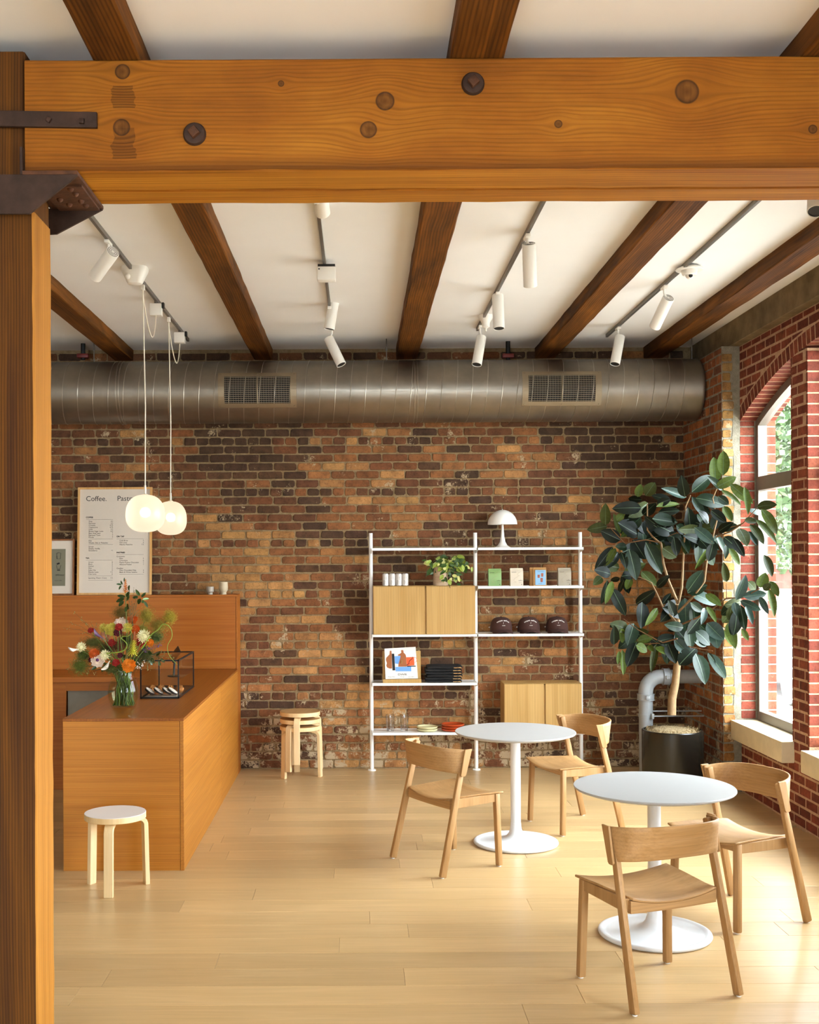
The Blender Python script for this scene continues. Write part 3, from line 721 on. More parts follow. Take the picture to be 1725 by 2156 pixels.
for px, lb in ((198, 'thin threaded hanger rod above the duct at far left'), (814, 'thin threaded hanger rod above the middle of the duct'), (1457, 'thin threaded hanger rod above the duct end')):
    c = W(px, 735, 9.8); m_ = MB(); m_.tube([(c.x, 9.8, DC.z+DR-.005), (c.x, 9.8, ZC+.005)], .005, 8); m_.lathe([(.009, 0), (.009, .03)], (c.x, 9.8, c.z-.015), 8)
    single('hanger_rod', m_, m_track, lb, 'rod', (c.x, 9.8, DC.z+DR), 'duct hanger rods')

# ------------------------------------------------------------------ track lighting
ZT = 3.755
TRX = {1: -1.458, 2: -.2145, 3: .973, 4: 2.10}
TRE = {1: 9.74, 2: 8.95, 3: 9.35, 4: 9.65}
TL = {1: 'thin dark lighting track at the left, holding the pendants', 2: 'thin dark lighting track left of the middle joist', 3: 'thin dark lighting track right of the middle joist', 4: 'thin dark lighting track with the dome camera, at the right'}
for k in TRX:
    m_ = MB(); m_.box((TRX[k]-.009, 4.47, ZT-.002), (TRX[k]+.009, TRE[k], ZC)); single('light_track', m_, m_track, TL[k], 'light track', (TRX[k], 4.47, ZT), 'ceiling light tracks', smooth=False)
m_bezel = plain('spot_bezel_black', '#0d0c0b', .5, var=.02)
def spot(trk, ax, top, bot, sgn, label, power=0):
    Y = TRX[trk] / ray(*ax)[0]
    T = W(*top, Y); best = None
    for i in range(0, 60):
        Yb = Y + sgn*i*.004; B = W(*bot, Yb); L = (B-T).length
        if best is None or abs(L-.25) < best[0]: best = (abs(L-.25), B)
    B = best[1]; d = (B-T).normalized()
    s = thing('track_spotlight', label, 'spotlight', (TRX[trk], Y, ZT), group='white track spotlights')
    m_ = MB(); m_.box((TRX[trk]-.014, Y-.05, ZT-.022), (TRX[trk]+.014, Y+.05, ZT-.004)); obj('track_adapter', m_, m_whitep, s, bevel=.003)
    m_ = MB(); m_.tube([(TRX[trk], Y, ZT-.02), (TRX[trk], Y, (T.z+ZT)/2-.01), T + d*.02], .008, 8); obj('swivel_arm', m_, m_whitep, s)
    q = d.to_track_quat('Z', 'Y').to_matrix().to_4x4(); M_ = Matrix.Translation(T) @ q
    m_ = MB(); m_.lathe([(.0001, 0), (.038, 0), (.04, .003), (.04, .248), (.0385, .25), (.036, .25), (.036, .2)], n=32).xf(M_); 
    bo = obj('barrel', m_, m_whitep, s)
    m_ = MB(); m_.lathe([(.0001, .205), (.0358, .205), (.0358, .246)], n=24).xf(M_); obj('lamp_baffle', m_, m_bezel, bo)
    m_ = MB()
    for rr_ in (.014, .024, .033):
        m_.tube([(rr_*math.cos(a*math.pi/8), rr_*math.sin(a*math.pi/8), -.0008) for a in range(17)], .0017, 4, cap=False)
    m_.xf(M_); obj('vent_grooves', m_, m_track, bo)
    if power:
        l = bpy.data.lights.new('spotlight_lamp', 'SPOT'); l.energy = power; l.spot_size = R(58); l.spot_blend = .8; l.color = (1, .78, .52); l.shadow_soft_size = .03
        lo = bpy.data.objects.new('spotlight_lamp', l); lo.location = B + d*.01; lo.rotation_euler = d.to_track_quat('-Z', 'Y').to_euler(); C.objects.link(lo)
        lo.parent = s; lo.location = lo.location - wloc(s)
    return B, d
SPW = 5
spot(1, (228, 505), (238, 530), (200, 583), 1, 'white cylinder spotlight by the iron bracket, above the counter', SPW)
spot(2, (666, 379), (668, 372), (680, 450), 1, 'white cylinder spotlight cut off by the beam, left of the middle joist')
spot(2, (694, 615), (705, 623), (693, 695), -1, 'white cylinder spotlight below the square ceiling box', SPW)
spot(2, (699, 702), (692, 712), (719, 768), -1, 'white cylinder spotlight tilting right, nearest the duct left of centre', SPW)
spot(3, (1110, 500), (1114, 513), (1117, 603), 1, 'white cylinder spotlight nearest the beam, right of the middle joist', SPW)
spot(3, (1047, 612), (1048, 621), (1051, 692), -1, 'white cylinder spotlight in the middle of its track, right of centre', SPW)
spot(3, (1011, 702), (1014, 709), (1004, 768), -1, 'white cylinder spotlight nearest the duct, right of centre', SPW)
spot(4, (1399, 614), (1408, 627), (1379, 688), 1, 'white cylinder spotlight just beyond the dome camera', SPW)
spot(4, (1302, 702), (1306, 708), (1295, 767), -1, 'white cylinder spotlight at the far end of the right track', SPW)
spot(4, (1712, 318), (1722, 360), (1719, 446), -1, 'white cylinder spotlight peeking under the beam at the right edge')
# square box, bell sensor, emergency sensor, dome camera
Y = 7.2; c = W(687, 573, Y)
e = thing('ceiling_box', 'small square white ceiling box on the track left of centre', 'sensor', (TRX[2], Y, ZT-.02))
a, b = W(668, 590, Y-.02), W(707, 561, Y-.02)
m_ = MB(); m_.box((a.x, Y-.03, a.z), (b.x, Y+.05, b.z)); obj('housing', m_, m_whitep, e, bevel=.008)
m_ = MB(); m_.box((a.x+.004, Y-.02, b.z), (b.x-.004, Y+.05, ZT-.004)); obj('mounting_plate', m_, m_black, e)
m_ = MB(); q = W(672, 566, Y-.032); m_.box((q.x-.004, Y-.032, q.z-.004), (q.x+.004, Y-.029, q.z+.004)); obj('indicator', m_, m_black, e)
c = ONZ(1023, 664, ZC); m_ = MB(); m_.lathe([(.0001, -.125), (.007, -.125), (.007, -.105), (.013, -.1), (.03, -.09), (.032, -.06), (.05, -.03), (.058, -.008), (.058, 0)], (c.x, c.y, ZC), 24)
single('bell_sensor', m_, m_whitep, 'small white bell shaped ceiling fitting beside the middle spotlights', 'sensor', (c.x, c.y, ZC-.125))
Y = 7.36; c = W(284, 566, Y); e = thing('occupancy_sensor', 'white tapered ceiling sensor with round eyes on the left track', 'sensor', (c.x, Y, ZT-.12))
m_ = MB(); w1 = .085; w2 = .035
def ell(wx, wy, z, n=24): return [(c.x + wx*math.copysign(abs(math.cos(2*math.pi*k/n))**.6, math.cos(2*math.pi*k/n)), Y + wy*math.copysign(abs(math.sin(2*math.pi*k/n))**.6, math.sin(2*math.pi*k/n)), z) for k in range(n)]
zt_ = ZC-.02; rings = [(.085,.07,zt_+.02),(.085,.07,zt_),(.08,.066,zt_-.014),(.045,.04,zt_-.085),(.025,.02,zt_-.092)]
vs_ = [];  [vs_.extend(ell(*r_)) for r_ in rings]
m_.add(vs_, [(i*24+k, i*24+(k+1)%24, (i+1)*24+(k+1)%24, (i+1)*24+k) for i in range(4) for k in range(24)] + [tuple(range(24)), tuple(96+k for k in range(24))]); obj('sensor_body', m_, m_whitep, e)
m_ = MB(); m_.sphere((c.x-.038, Y-.045, zt_-.045), .022, 12, 6); obj('sensor_eye', m_, m_white, e)
c = ONZ(1452, 560, ZC); e = thing('dome_camera', 'white dome security camera on a round plate under the right track', 'camera', (c.x, c.y, ZC-.08))
m_ = MB(); m_.lathe([(.0001, -.03), (.083, -.03), (.088, -.026), (.088, -.02), (.05, 0)], (c.x, c.y, ZC), 36); obj('mounting_disc', m_, m_whitep, e)
m_ = MB(); m_.lathe([(.0001, -.062), (.038, -.062), (.047, -.055), (.053, -.03), (.053, -.028)], (c.x, c.y, ZC), 32); obj('camera_body', m_, m_whitep, e)
m_ = MB(); m_.sphere((c.x, c.y-.006, ZC-.064), .026, 20, 10); d_ = obj('lens_dome', m_, m_whitep, e)
m_ = MB(); m_.sphere((c.x, c.y-.017, ZC-.066), .0175, 16, 8); obj('lens', m_, m_dark, d_)

# ------------------------------------------------------------------ pendants
t = NT('opal_glass'); t.n.remove(t.b)
tl = t.new('ShaderNodeBsdfTranslucent'); tl.inputs[0].default_value = (1, .93, .83, 1)
rf = t.new('ShaderNodeBsdfRefraction'); rf.inputs['Roughness'].default_value = .38; rf.inputs['IOR'].default_value = 1.12; rf.inputs[0].default_value = (1, .97, .9, 1)
gl = t.new('ShaderNodeBsdfGlossy'); gl.inputs['Roughness'].default_value = .35
em = t.new('ShaderNodeEmission'); em.inputs[0].default_value = (1, .88, .68, 1); em.inputs[1].default_value = .09
m1 = t.new('ShaderNodeMixShader'); m1.inputs[0].default_value = .35; t.link(tl.outputs[0], m1.inputs[1]); t.link(rf.outputs[0], m1.inputs[2])
m2 = t.new('ShaderNodeMixShader'); m2.inputs[0].default_value = .04; t.link(m1.outputs[0], m2.inputs[1]); t.link(gl.outputs[0], m2.inputs[2])
ad = t.new('ShaderNodeAddShader'); t.link(m2.outputs[0], ad.inputs[0]); t.link(em.outputs[0], ad.inputs[1]); t.link(ad.outputs[0], t.out.inputs[0])
m_opal = t.m
m_bulb = emit('pendant_bulb', (1, .86, .62), 3.2)
m_cord = plain('cream_cord', '#e6ddc8', .6, var=.02)
def pendant(gpx, gpy, wpx, hpx, apx, boxpx, boxpy, label):
    Y = TRX[1] / ray(apx, 620)[0]; c = W(gpx, gpy, Y); r_ = wpx*Y/FPX/2; h = hpx*Y/FPX/2
    x = c.x; e = thing('pendant_lamp', label, 'pendant lamp', (x, Y, ZT), group='opal glass pendants')
    prof = []
    for i in range(25):
        a = math.pi*i/24; s_ = abs(math.sin(a))**.8; cz = -math.cos(a); k = 1.0 + .08*cz
        prof.append((max(r_*s_*(1 - .06*cz) if i not in (0, 24) else 1e-4, 1e-4), h*math.copysign(abs(cz)**.84, cz)))
    m_ = MB(); m_.lathe(prof, (x, Y, c.z), 40); sh = obj('glass_shade', m_, m_opal, e, ang=80)
    m_ = MB(); m_.sphere((x, Y, c.z+.005), .032, 16, 8); obj('bulb', m_, m_bulb, sh)
    m_ = MB(); m_.lathe([(.02, 0), (.02, .006), (.0075, .01), (.0075, .065), (.004, .07)], (x, Y, c.z+h-.004), 16); obj('cord_grip', m_, m_cord, e)
    m_ = MB(); m_.tube([(x, Y, c.z+h+.06), (x+.004, Y, c.z+h+.6), (TRX[1], Y, ZT-.03)], .0042, 8); obj('cord', m_, m_cord, e)
    Yb = TRX[1] / ray(boxpx, boxpy)[0]; b = W(boxpx, boxpy, Yb); b.x = TRX[1]
    m_ = MB(); pts = []
    for i in range(17):
        s_ = i/16; pts.append((TRX[1] + .012*math.sin(s_*3), Y+(Yb-Y)*s_, ZT-.06 - .22*math.sin(math.pi*s_)**.8 - .05*s_))
    m_.tube(pts, .0042, 6); obj('slack_cord', m_, m_cord, e)
    m_ = MB(); m_.box((TRX[1]-.012, Y-.02, ZT-.04), (TRX[1]+.012, Y+.02, ZT-.004)); obj('track_hook', m_, m_whitep, e, bevel=.003)
    m_ = MB(); m_.box((b.x-.042, Yb-.02, b.z-.042), (b.x+.042, Yb+.05, b.z+.042)); bx_ = obj('driver_box', m_, m_whitep, e, bevel=.003)
    m_ = MB(); m_.box((b.x+.044, Yb-.01, b.z+.012), (b.x+.06, Yb+.03, b.z+.05)); obj('connector', m_, m_black, bx_)
    m_ = MB(); m_.tube([(b.x, Yb, b.z+.04), (b.x, Yb, ZT)], .01, 8); obj('box_stem', m_, m_track, bx_)
    return x, Y
pendant(306, 1081, 82, 79, 301, 328, 652, 'glowing opal glass pendant lamp nearest, in front of the menu')
pendant(359.5, 1091, 67, 71, 355, 378, 711, 'glowing opal glass pendant lamp behind, right of the menu')
# ------------------------------------------------------------------ counter
ZK = .928
A0, A1 = FL(135, 1833), FL(388, 1833); YK0 = A1.y; XK0, XK1 = A0.x, A1.x
YK1 = 10.03
ct = thing('service_counter', 'low stained oak service counter running to the brick wall', 'counter', (XK0, YK0, 0))
m_ = MB(); m_.box((XK0, YK0+.002, 0), (XK1-.024, YK0+.022, ZK-.018)); obj('front_panel', m_, m_counter, ct, bevel=.001, smooth=False)
m_ = MB(); m_.box((XK1-.022, YK0, 0), (XK1, YK1-1.2, ZK-.018)); obj('side_panel', m_, m_counterY, ct, bevel=.001, smooth=False)
m_ = MB(); m_.box((XK1-.022, YK1-1.198, 0), (XK1, YK1-.002, ZK-.018)); obj('side_panel', m_, m_counterY, ct, bevel=.001, smooth=False)
m_ = MB(); m_.box((XK0, YK0+.022, .0), (XK0+.02, 9.4, ZK-.018)); obj('inner_panel', m_, m_counterY, ct, smooth=False)
m_ = MB(); m_.box((XK0-.001, YK0-.001, ZK-.0175), (XK1+.001, YK1-.001, ZK)); obj('worktop', m_, m_counterT, ct, bevel=.001, smooth=False)
bk = thing('back_counter', 'stained oak back counter along the wall behind the flowers', 'counter', (-3, 9.4, 0))
m_ = MB(); m_.box((-3.4, 9.37, ZK-.04), (XK0-.002, YK1-.001, ZK)); obj('worktop', m_, m_counterShade, bk, bevel=.001, smooth=False)
m_ = MB(); m_.box((-3.4, YK1-.02, 0), (XK0-.002, YK1-.002, ZK-.041)); obj('back_panel', m_, m_counterShade, bk, smooth=False)
nx0 = W(139, 1470, 9.4).x
m_ = MB(); m_.box((nx0-.12, 9.4, 0), (nx0, 9.42, ZK-.041)); obj('stile', m_, m_counterShade, bk, bevel=.001, smooth=False)
m_ = MB(); m_.box((-3.4, 9.401, 0), (nx0-.122, 9.421, ZK-.041)); obj('cabinet_door', m_, m_counterShade, bk, bevel=.001, smooth=False)
m_ = MB(); m_.box((nx0, 9.402, ZK-.115), (XK0-.002, 9.42, ZK-.041)); obj('rail', m_, m_counterShade, bk, smooth=False)
m_canvas = plain('grey_canvas', '#8d8474', .9, var=.06, scale=20, bump=.3, bscale=200)
m_ = MB(); zt_ = W(180, 1449, 9.43).z
m_.slab(lambda u, v: (nx0+.006+(XK0-.02-nx0)*u, 9.44+.012*math.sin(v*9)*math.sin(u*5), .02+(zt_-.02)*v), lambda u, v: (nx0+.006+(XK0-.02-nx0)*u, 9.9, .02+(zt_-.02)*v), 10, 10)
single('canvas_bin', m_, m_canvas, 'grey canvas bin in the open bay of the back counter', 'bin', (nx0+.2, 9.5, 0.02), None)
ZR_ = 1.58
ldg = thing('wall_ledge', 'tall stained oak panel with a narrow ledge behind the counter', 'ledge', (-2, YK1, ZK))
m_ = MB(); m_.box((-3.4, YK1+.002, ZK+.001), (XK1-.016, YK1+.02, ZR_-.019)); obj('front_panel', m_, m_counterShade, ldg, smooth=False)
m_ = MB(); m_.box((-3.4, YK1, ZR_-.018), (XK1, YW-.016, ZR_)); obj('ledge_top', m_, m_counterShade, ldg, bevel=.001, smooth=False)
m_ = MB(); m_.box((XK1-.014, YK1, 0), (XK1, YW-.016, ZR_-.019)); obj('end_panel', m_, m_counterShade, ldg, bevel=.001, smooth=False)

# ------------------------------------------------------------------ lettering helper
def text_into(mb, body, size, M_, align='LEFT', bold=0):
    cu = bpy.data.curves.new('lettering', 'FONT'); cu.body = body; cu.size = size; cu.align_x = align; cu.offset = bold; cu.resolution_u = 3
    to = bpy.data.objects.new('lettering', cu); C.objects.link(to); dg = bpy.context.evaluated_depsgraph_get(); dg.update()
    me = bpy.data.meshes.new_from_object(to.evaluated_get(dg)); n = len(mb.v)
    mb.add([M_ @ v.co for v in me.vertices], [tuple(p.vertices) for p in me.polygons])
    bpy.data.objects.remove(to); bpy.data.curves.remove(cu); bpy.data.meshes.remove(me)
def upright(o, tilt=0, rz=0): return Matrix.Translation(o) @ Matrix.Rotation(rz, 4, 'Z') @ Matrix.Rotation(R(90)-tilt, 4, 'X')   # text plane facing -Y

# ------------------------------------------------------------------ framed menu, framed print, cups on the ledge
m_paper = plain('menu_paper', '#d2c4b2', .8, var=.01)
a, b = W(162, 1248, 10.13), W(319, 1248, 10.13); BW_ = b.x-a.x; BH_ = .962; tilt = R(4)
mn = thing('menu_board', 'maple framed coffee and pastry menu leaning on the wall', 'menu', (a.x, 10.13, ZR_))
BM = Matrix.Translation((0, 0, 0)) @ Matrix.Rotation(-tilt, 4, 'X')
def bpoly(mb, x0, x1, z0, z1, y0, y1): m2_ = MB(); m2_.box((x0, y0, z0), (x1, y1, z1)); m2_.xf(BM); mb.add(m2_.v, m2_.f)
fwd = .018
for x0, x1, z0, z1 in ((0, fwd, 0, BH_), (BW_-fwd, BW_, 0, BH_), (fwd, BW_-fwd, 0, fwd), (fwd, BW_-fwd, BH_-fwd, BH_)):
    m_ = MB(); bpoly(m_, x0, x1, z0, z1, -.012, .016); obj('frame_side', m_, m_frame, mn, local=True, smooth=False)
m_ = MB(); bpoly(m_, fwd, BW_-fwd, fwd, BH_-fwd, 0, .006); obj('menu_sheet', m_, m_paper, mn, local=True, smooth=False)
S_ = BW_/1465
def mpos(cx, cy, y=-.0012):
    xl = 38 - 33*(cy-22)/2128; return BM @ Vector(((cx-xl)*S_, y, (2150-cy)/2128*BH_))
def mtext(mb, s, cx, cy, cap, align='LEFT', bold=0):
    text_into(mb, s, cap*1.42*S_, Matrix.Translation(mpos(cx, cy)) @ Matrix.Rotation(R(90)-tilt, 4, 'X'), align, bold)
hd = MB(); mtext(hd, 'Coffee.', 188, 292, 100); mtext(hd, 'Pastry.', 806, 290, 100); obj('menu_heading', hd, m_ink, mn, local=True, smooth=False, fixn=False)
tx = MB()
for s, x, y in (('COFFEE', 187, 630), ('ON TAP', 790, 1012), ('PASTRIES', 788, 1330), ('TEA', 178, 1437)): mtext(tx, s, x, y, 29, bold=.0006)
def col(rows, x, xp, y0, dy=39.3, drift=0):
    for i, (s, pr) in enumerate(rows):
        mtext(tx, s, x+drift*i, y0+dy*i, 27)
        if pr: mtext(tx, pr, xp+drift*i, y0+dy*i, 27, 'RIGHT')
col([('Drip','4.5'),('Espresso','3.5'),('Cortado','4.75'),('Cappuccino','4.75'),('Latte','5.5'),('Brown Sugar Latte','6.5'),('Bear Hug Latte','7'),('Espresso Tonic','7'),('Mocha','7')], 243, 725, 708, drift=-.6)
col([('Milk',''),('Whole, Oat or Pistachio','')], 238, 0, 1096); col([('Syrups',''),('Simple, Vanilla,',''),('Strawberry','+1')], 237, 722, 1210, 38)
col([('Green','6'),('Black','5'),('Herbal','5'),('Mint','5'),('Soba Cha','5'),('Matcha Latte','7.5'),('Chai Latte','6')], 233, 714, 1516, drift=-.6)
col([('Sparkling Water (12oz)','3.5')], 230, 712, 1828)
col([('Cold Brew','5'),('Oat Latte','6'),('Matcha Pistachio','7.5')], 847, 1328, 1092)
col([('Croissants','')], 788, 0, 1407); col([('Plain','5'),('Chocolate','6'),('Pepita Praline Chocolate','7'),('Almond Praline','7')], 845, 1325, 1446)
col([('Cookies','')], 787, 0, 1640); col([('Miso Chocolate Chip','6'),('Black & White Sesame','6')], 843, 1325, 1678)
for x0, x1, y in ((190,722,659),(245,720,1046),(240,720,1157),(180,713,1466),(230,712,1777),(230,712,1857),(792,1325,1044),(788,1323,1357),(843,1320,1747)):
    p, q = mpos(x0, y), mpos(x1, y); tx.beam(p, q, .0006, .0014)
obj('menu_lettering', tx, m_ink, mn, local=True, smooth=False, fixn=False)

m_green = plain('sage_print', '#77725c', .8, var=.02)
m_walnut = wood('walnut_frame', '#7a431a', '#98602e', 2, 12, 1, .45, 120)
a, b = W(60, 1248, 10.14), W(156, 1248, 10.14); FH_ = .50; fw_ = b.x-a.x
pr = thing('framed_print', 'framed sage green print half hidden behind the post', 'picture', (a.x, 10.14, ZR_)); FB = BM
for x0, x1, z0, z1 in ((0, .014, 0, FH_), (fw_-.014, fw_, 0, FH_), (.014, fw_-.014, 0, .014), (.014, fw_-.014, FH_-.014, FH_)):
    m_ = MB(); bpoly(m_, x0, x1, z0, z1, -.012, .014); obj('frame_side', m_, m_walnut, pr, local=True, smooth=False)
m_ = MB(); bpoly(m_, .014, fw_-.014, .014, FH_-.014, 0, .005); obj('mat_board', m_, m_paper, pr, local=True, smooth=False)
xr_ = fw_-.014-.066
m_ = MB(); bpoly(m_, .08, xr_, .082, .412, -.0012, .001); ps = obj('print_sheet', m_, m_green, pr, local=True, smooth=False)
m_ = MB()
def pin(x, z, y=-.0024): return BM @ Vector((xr_-x, y, z))
for k in range(2):                                   # two small cup drawings
    z0 = .345 if k == 0 else .255; x0 = .06
    if k == 0:
        m_.tube([pin(x0+.018, z0+.03), pin(x0+.016, z0-.022), pin(x0-.014, z0-.022), pin(x0-.018, z0+.03), pin(x0, z0+.034), pin(x0+.018, z0+.03)], .0016, 5)
        m_.beam(pin(x0+.017, z0+.005), pin(x0+.014, z0-.022), .004, .009)
    else:
        m_.tube([pin(x0+.02, z0+.012), pin(x0+.012, z0-.02), pin(x0-.012, z0-.02), pin(x0-.02, z0+.012)], .0016, 5)
        m_.beam(pin(x0+.016, z0+.022), pin(x0-.008, z0+.03), .002, .014); m_.beam(pin(x0+.013, z0-.032), pin(x0-.013, z0-.032), .002, .009)
m_.tube([pin(.088-.004*i, .178 + .007*math.sin(i*2.4)*(1 if i % 3 else 1.6)) for i in range(20)], .001, 4)
text_into(m_, 'canyon coffee', .012, Matrix.Translation(pin(.096, .127)) @ Matrix.Rotation(R(90)-tilt, 4, 'X'))
obj('print_drawing', m_, m_ink, pr, local=True, smooth=False, fixn=False)
m_ceram = plain('cream_ceramic', '#c2b090', .5, var=.05, scale=30)
m_ceram2 = plain('pale_ceramic', '#a89c8b', .5, var=.05, scale=30)
def cup(px, py, prof, label, mat):
    c = W(px, py, 10.12); m_ = MB(); m_.lathe(prof, (c.x, 10.12, ZR_), 28); single('ceramic_cup', m_, mat, label, 'cup', (c.x, 10.12, ZR_), 'cups on the ledge')
k = 10.12/FPX
cup(442.5, 1240, [(.001,0),(5.5*k,0),(5.5*k,4*k),(8*k,6*k),(8.2*k,16.5*k),(7.4*k,16.5*k),(7.2*k,8*k),(.001,7*k)], 'small pale footed cup on the ledge, left of the taller cup', m_ceram2)
cup(470.5, 1236, [(.001,0),(6.5*k,0),(6*k,4*k),(9*k,9*k),(9.8*k,15*k),(9*k,26*k),(8.2*k,26*k),(8.8*k,15*k),(.001,9*k)], 'taller cream footed cup at the right end of the ledge', m_ceram)

# ------------------------------------------------------------------ stools
def make_stool(name, label, seatmat, loc, rz, group, rim=None):
    s = thing(name, label, 'stool', loc, rz, group)
    m_ = MB(); m_.lathe([(.0001,.404),(.172,.404),(.1755,.407),(.1755,.4375)], n=48); obj('seat_rim', m_, m_birch, s, local=True)
    m_ = MB(); m_.lathe([(.1755,.4375),(.174,.44),(.0001,.44)], n=48); obj('seat_top', m_, seatmat, s, local=True)
    lm = None
    for k in range(3):
        path = [(.198, 0), (.195, .12), (.192, .25), (.19, .335)] + [(.135+.055*math.cos(a), .348+.055*math.sin(a)) for a in [R(x) for x in (10, 30, 50, 70, 90)]] + [(.07, .403)]
        m_ = MB(); n = len(path); vs_ = []
        for i, (r_, z) in enumerate(path):
            p, q = path[max(i-1, 0)], path[min(i+1, n-1)]; tx_, tz_ = q[0]-p[0], q[1]-p[1]; L = math.hypot(tx_, tz_); nx_, nz_ = tz_/L, -tx_/L
            th_ = .026 if i < n-1 else .008; hw = .026
            inn = (r_-nx_*th_, z-nz_*th_)
            vs_ += [(r_, -hw, z), (r_, hw, z), (inn[0], hw, inn[1]), (inn[0], -hw, inn[1])]
        m_.add(vs_, [(i*4+j, i*4+(j+1)%4, (i+1)*4+(j+1)%4, (i+1)*4+j) for i in range(n-1) for j in range(4)] + [(3,2,1,0), tuple((n-1)*4+j for j in range(4))])
        m_.xf(Matrix.Rotation(2*math.pi*k/3, 4, 'Z'))
        obj('leg', m_, m_birch, s, local=True, bevel=.002, seg=1)
    return s
m_wlam = plain('white_laminate', '#ddd5cd', .5, var=.01)
make_stool('round_stool', 'white topped three legged birch stool in front of the counter', m_wlam, (-1.42, 6.58, 0), R(270), 'bent leg stools')
sx_, sy_ = -.53, 9.95
make_stool('round_stool', 'lowest birch stool of the stack by the brick wall', m_birchseat, (sx_, sy_, 0), R(343), 'bent leg stools')
make_stool('round_stool', 'middle birch stool of the stack by the brick wall', m_birchseat, (sx_, sy_, .0625), R(0), 'bent leg stools')
make_stool('round_stool', 'topmost birch stool of the stack by the brick wall', m_birchseat, (sx_, sy_, .125), R(264), 'bent leg stools')

# ------------------------------------------------------------------ tables
def table(px, py, label):
    c = FL(px, py); s = thing('pedestal_table', label, 'table', c, 0, 'round pedestal tables')
    m_ = MB(); m_.lathe([(.0001,.722),(.36,.722),(.393,.733),(.3975,.738),(.3975,.743),(.396,.745),(.0001,.745)], n=96); obj('table_top', m_, m_tabletop, s, local=True, ang=25)
    m_ = MB(); m_.lathe([(.0001,.01),(.03,.01),(.033,.1),(.033,.723),(.0001,.723)], n=40); obj('column', m_, m_tablebase, s, local=True)
    m_ = MB(); m_.lathe([(.0001,0),(.262,0),(.276,.004),(.28,.012),(.277,.02),(.268,.024),(.255,.0235),(.246,.019),(.235,.0175),(.18,.021),(.13,.028),(.09,.038),(.062,.052),(.046,.072),(.038,.098),(.0345,.13),(.034,.14)], n=96); obj('base', m_, m_tablebase, s, local=True, ang=60)
    return s
table(1086.5, 1776, 'round grey topped pedestal table farther from the camera, near the shelves')
table(1379, 1968, 'round grey topped pedestal table nearest the camera')

# ------------------------------------------------------------------ chairs
FEET = [(-.2365,.225),(.2365,.225),(-.27,-.225),(.27,-.225)]
def hw(y): return .215 + (.252-.215)*(y+.13)/.385
def seat_z(x, y):
    return .461 - .03*(1-min(1, abs(x)/hw(y))**2) - .006*max(0, -(y-.1)) /.2
def chair_parts(s):
    def pt_(u, v, dz):
        y = -.14 + .39*v; x = (2*u-1)*hw(y)
        bow = .012*(1-(2*u-1)**2) * (1 if v > .99 else 0)
        return (x, y + bow, seat_z(x, y)+dz)
    m_ = MB(); m_.slab(lambda u, v: pt_(u, v, 0), lambda u, v: pt_(u, v, -.011), 20, 10); obj('seat', m_, m_oakx, s, local=True, bevel=.003, seg=1, ang=50)
    for sx in (-1, 1):
        p, q = Vector((sx*.2365,.225,.004)), Vector((sx*.226,.212,.448)); m_ = MB(); m_.beam(p, q, .036, .034, (0,1,0)); l = obj('leg', m_, m_oak, s, local=True, bevel=.007, seg=2)
        m_ = MB(); m_.lathe([(.012,0),(.012,.0045)], (sx*.2365,.225,0), 12); obj('glide', m_, m_whitep, l, local=True)
        p, q = Vector((sx*.268,-.225,.004)), Vector((sx*.249,-.045,.735)); m_ = MB(); m_.beam(p, q, .028, .044, (0,1,0), .026, .036); l = obj('leg', m_, m_oak, s, local=True, bevel=.007, seg=2)
        m_ = MB(); m_.lathe([(.011,0),(.011,.0045)], (sx*.268,-.225,0), 12); obj('glide', m_, m_whitep, l, local=True)
        m_ = MB(); m_.add([(sx*.215,-.12,.39),(sx*.24,-.12,.39),(sx*.215,-.12,.447),(sx*.24,-.12,.447),(sx*.215,.2,.398),(sx*.236,.2,.398),(sx*.215,.2,.447),(sx*.236,.2,.447)],
            [(0,1,3,2),(4,6,7,5),(0,4,5,1),(2,3,7,6),(0,2,6,4),(1,5,7,3)]); obj('seat_rail', m_, m_oak, s, local=True, bevel=.002, seg=1)
    for y, zb in ((-.125, .382), (.2, .398)):
        w = .222; m_ = MB()
        m_.slab(lambda u, v: ((2*u-1)*w, y+.012, zb+.006+(seat_z((2*u-1)*w*.99, y)-.012-zb-.006)*v - (.004*(1-(2*u-1)**2) if v == 0 else 0)), lambda u, v: ((2*u-1)*w, y-.012, zb+.006+(seat_z((2*u-1)*w*.99, y)-.012-zb-.006)*v - (.004*(1-(2*u-1)**2) if v == 0 else 0)), 16, 1)
        obj('seat_rail', m_, m_oakx, s, local=True, smooth=False)
    def back(u, v, off):
        ph = math.pi*u; c, sn = math.cos(ph), math.sin(ph)
        cen = sn; zb = .598 + .018*cen; zt_ = .742 + .022*cen; z = zb + (zt_-zb)*v
        y0 = -.225 + .18*z/.735 + .022; D = .135 + .07*v
        X = .262 + .004*v + off; x = X*math.copysign(abs(c)**.72, c); y = y0 - (D+off)*abs(sn)**.95
        return (x, y, z)
    m_ = MB(); m_.slab(lambda u, v: back(u, v, .006), lambda u, v: back(u, v, -.005), 40, 6); obj('backrest', m_, m_oakx, s, local=True, bevel=.0025, seg=1, ang=50)
    for sx in (-1, 1):
        z0, z1 = .588, .748; m_ = MB(); o_ = .2725
        def yy(z): return -.225 + .18*z/.735
        q = [(yy(z0)-.016, z0+.008), (yy(z0)-.008, z0), (yy(z0)+.016, z0), (yy(z0)+.024, z0+.008), (yy(z1)+.03, z1), (yy(z1)-.022, z1)]
        m_.prism(q, (sx*o_-.006*0, 0, 0), (0,1,0), (0,0,1), (sx*.011, 0, 0)); obj('back_cover', m_, m_oak, s, local=True, bevel=.002, seg=1)
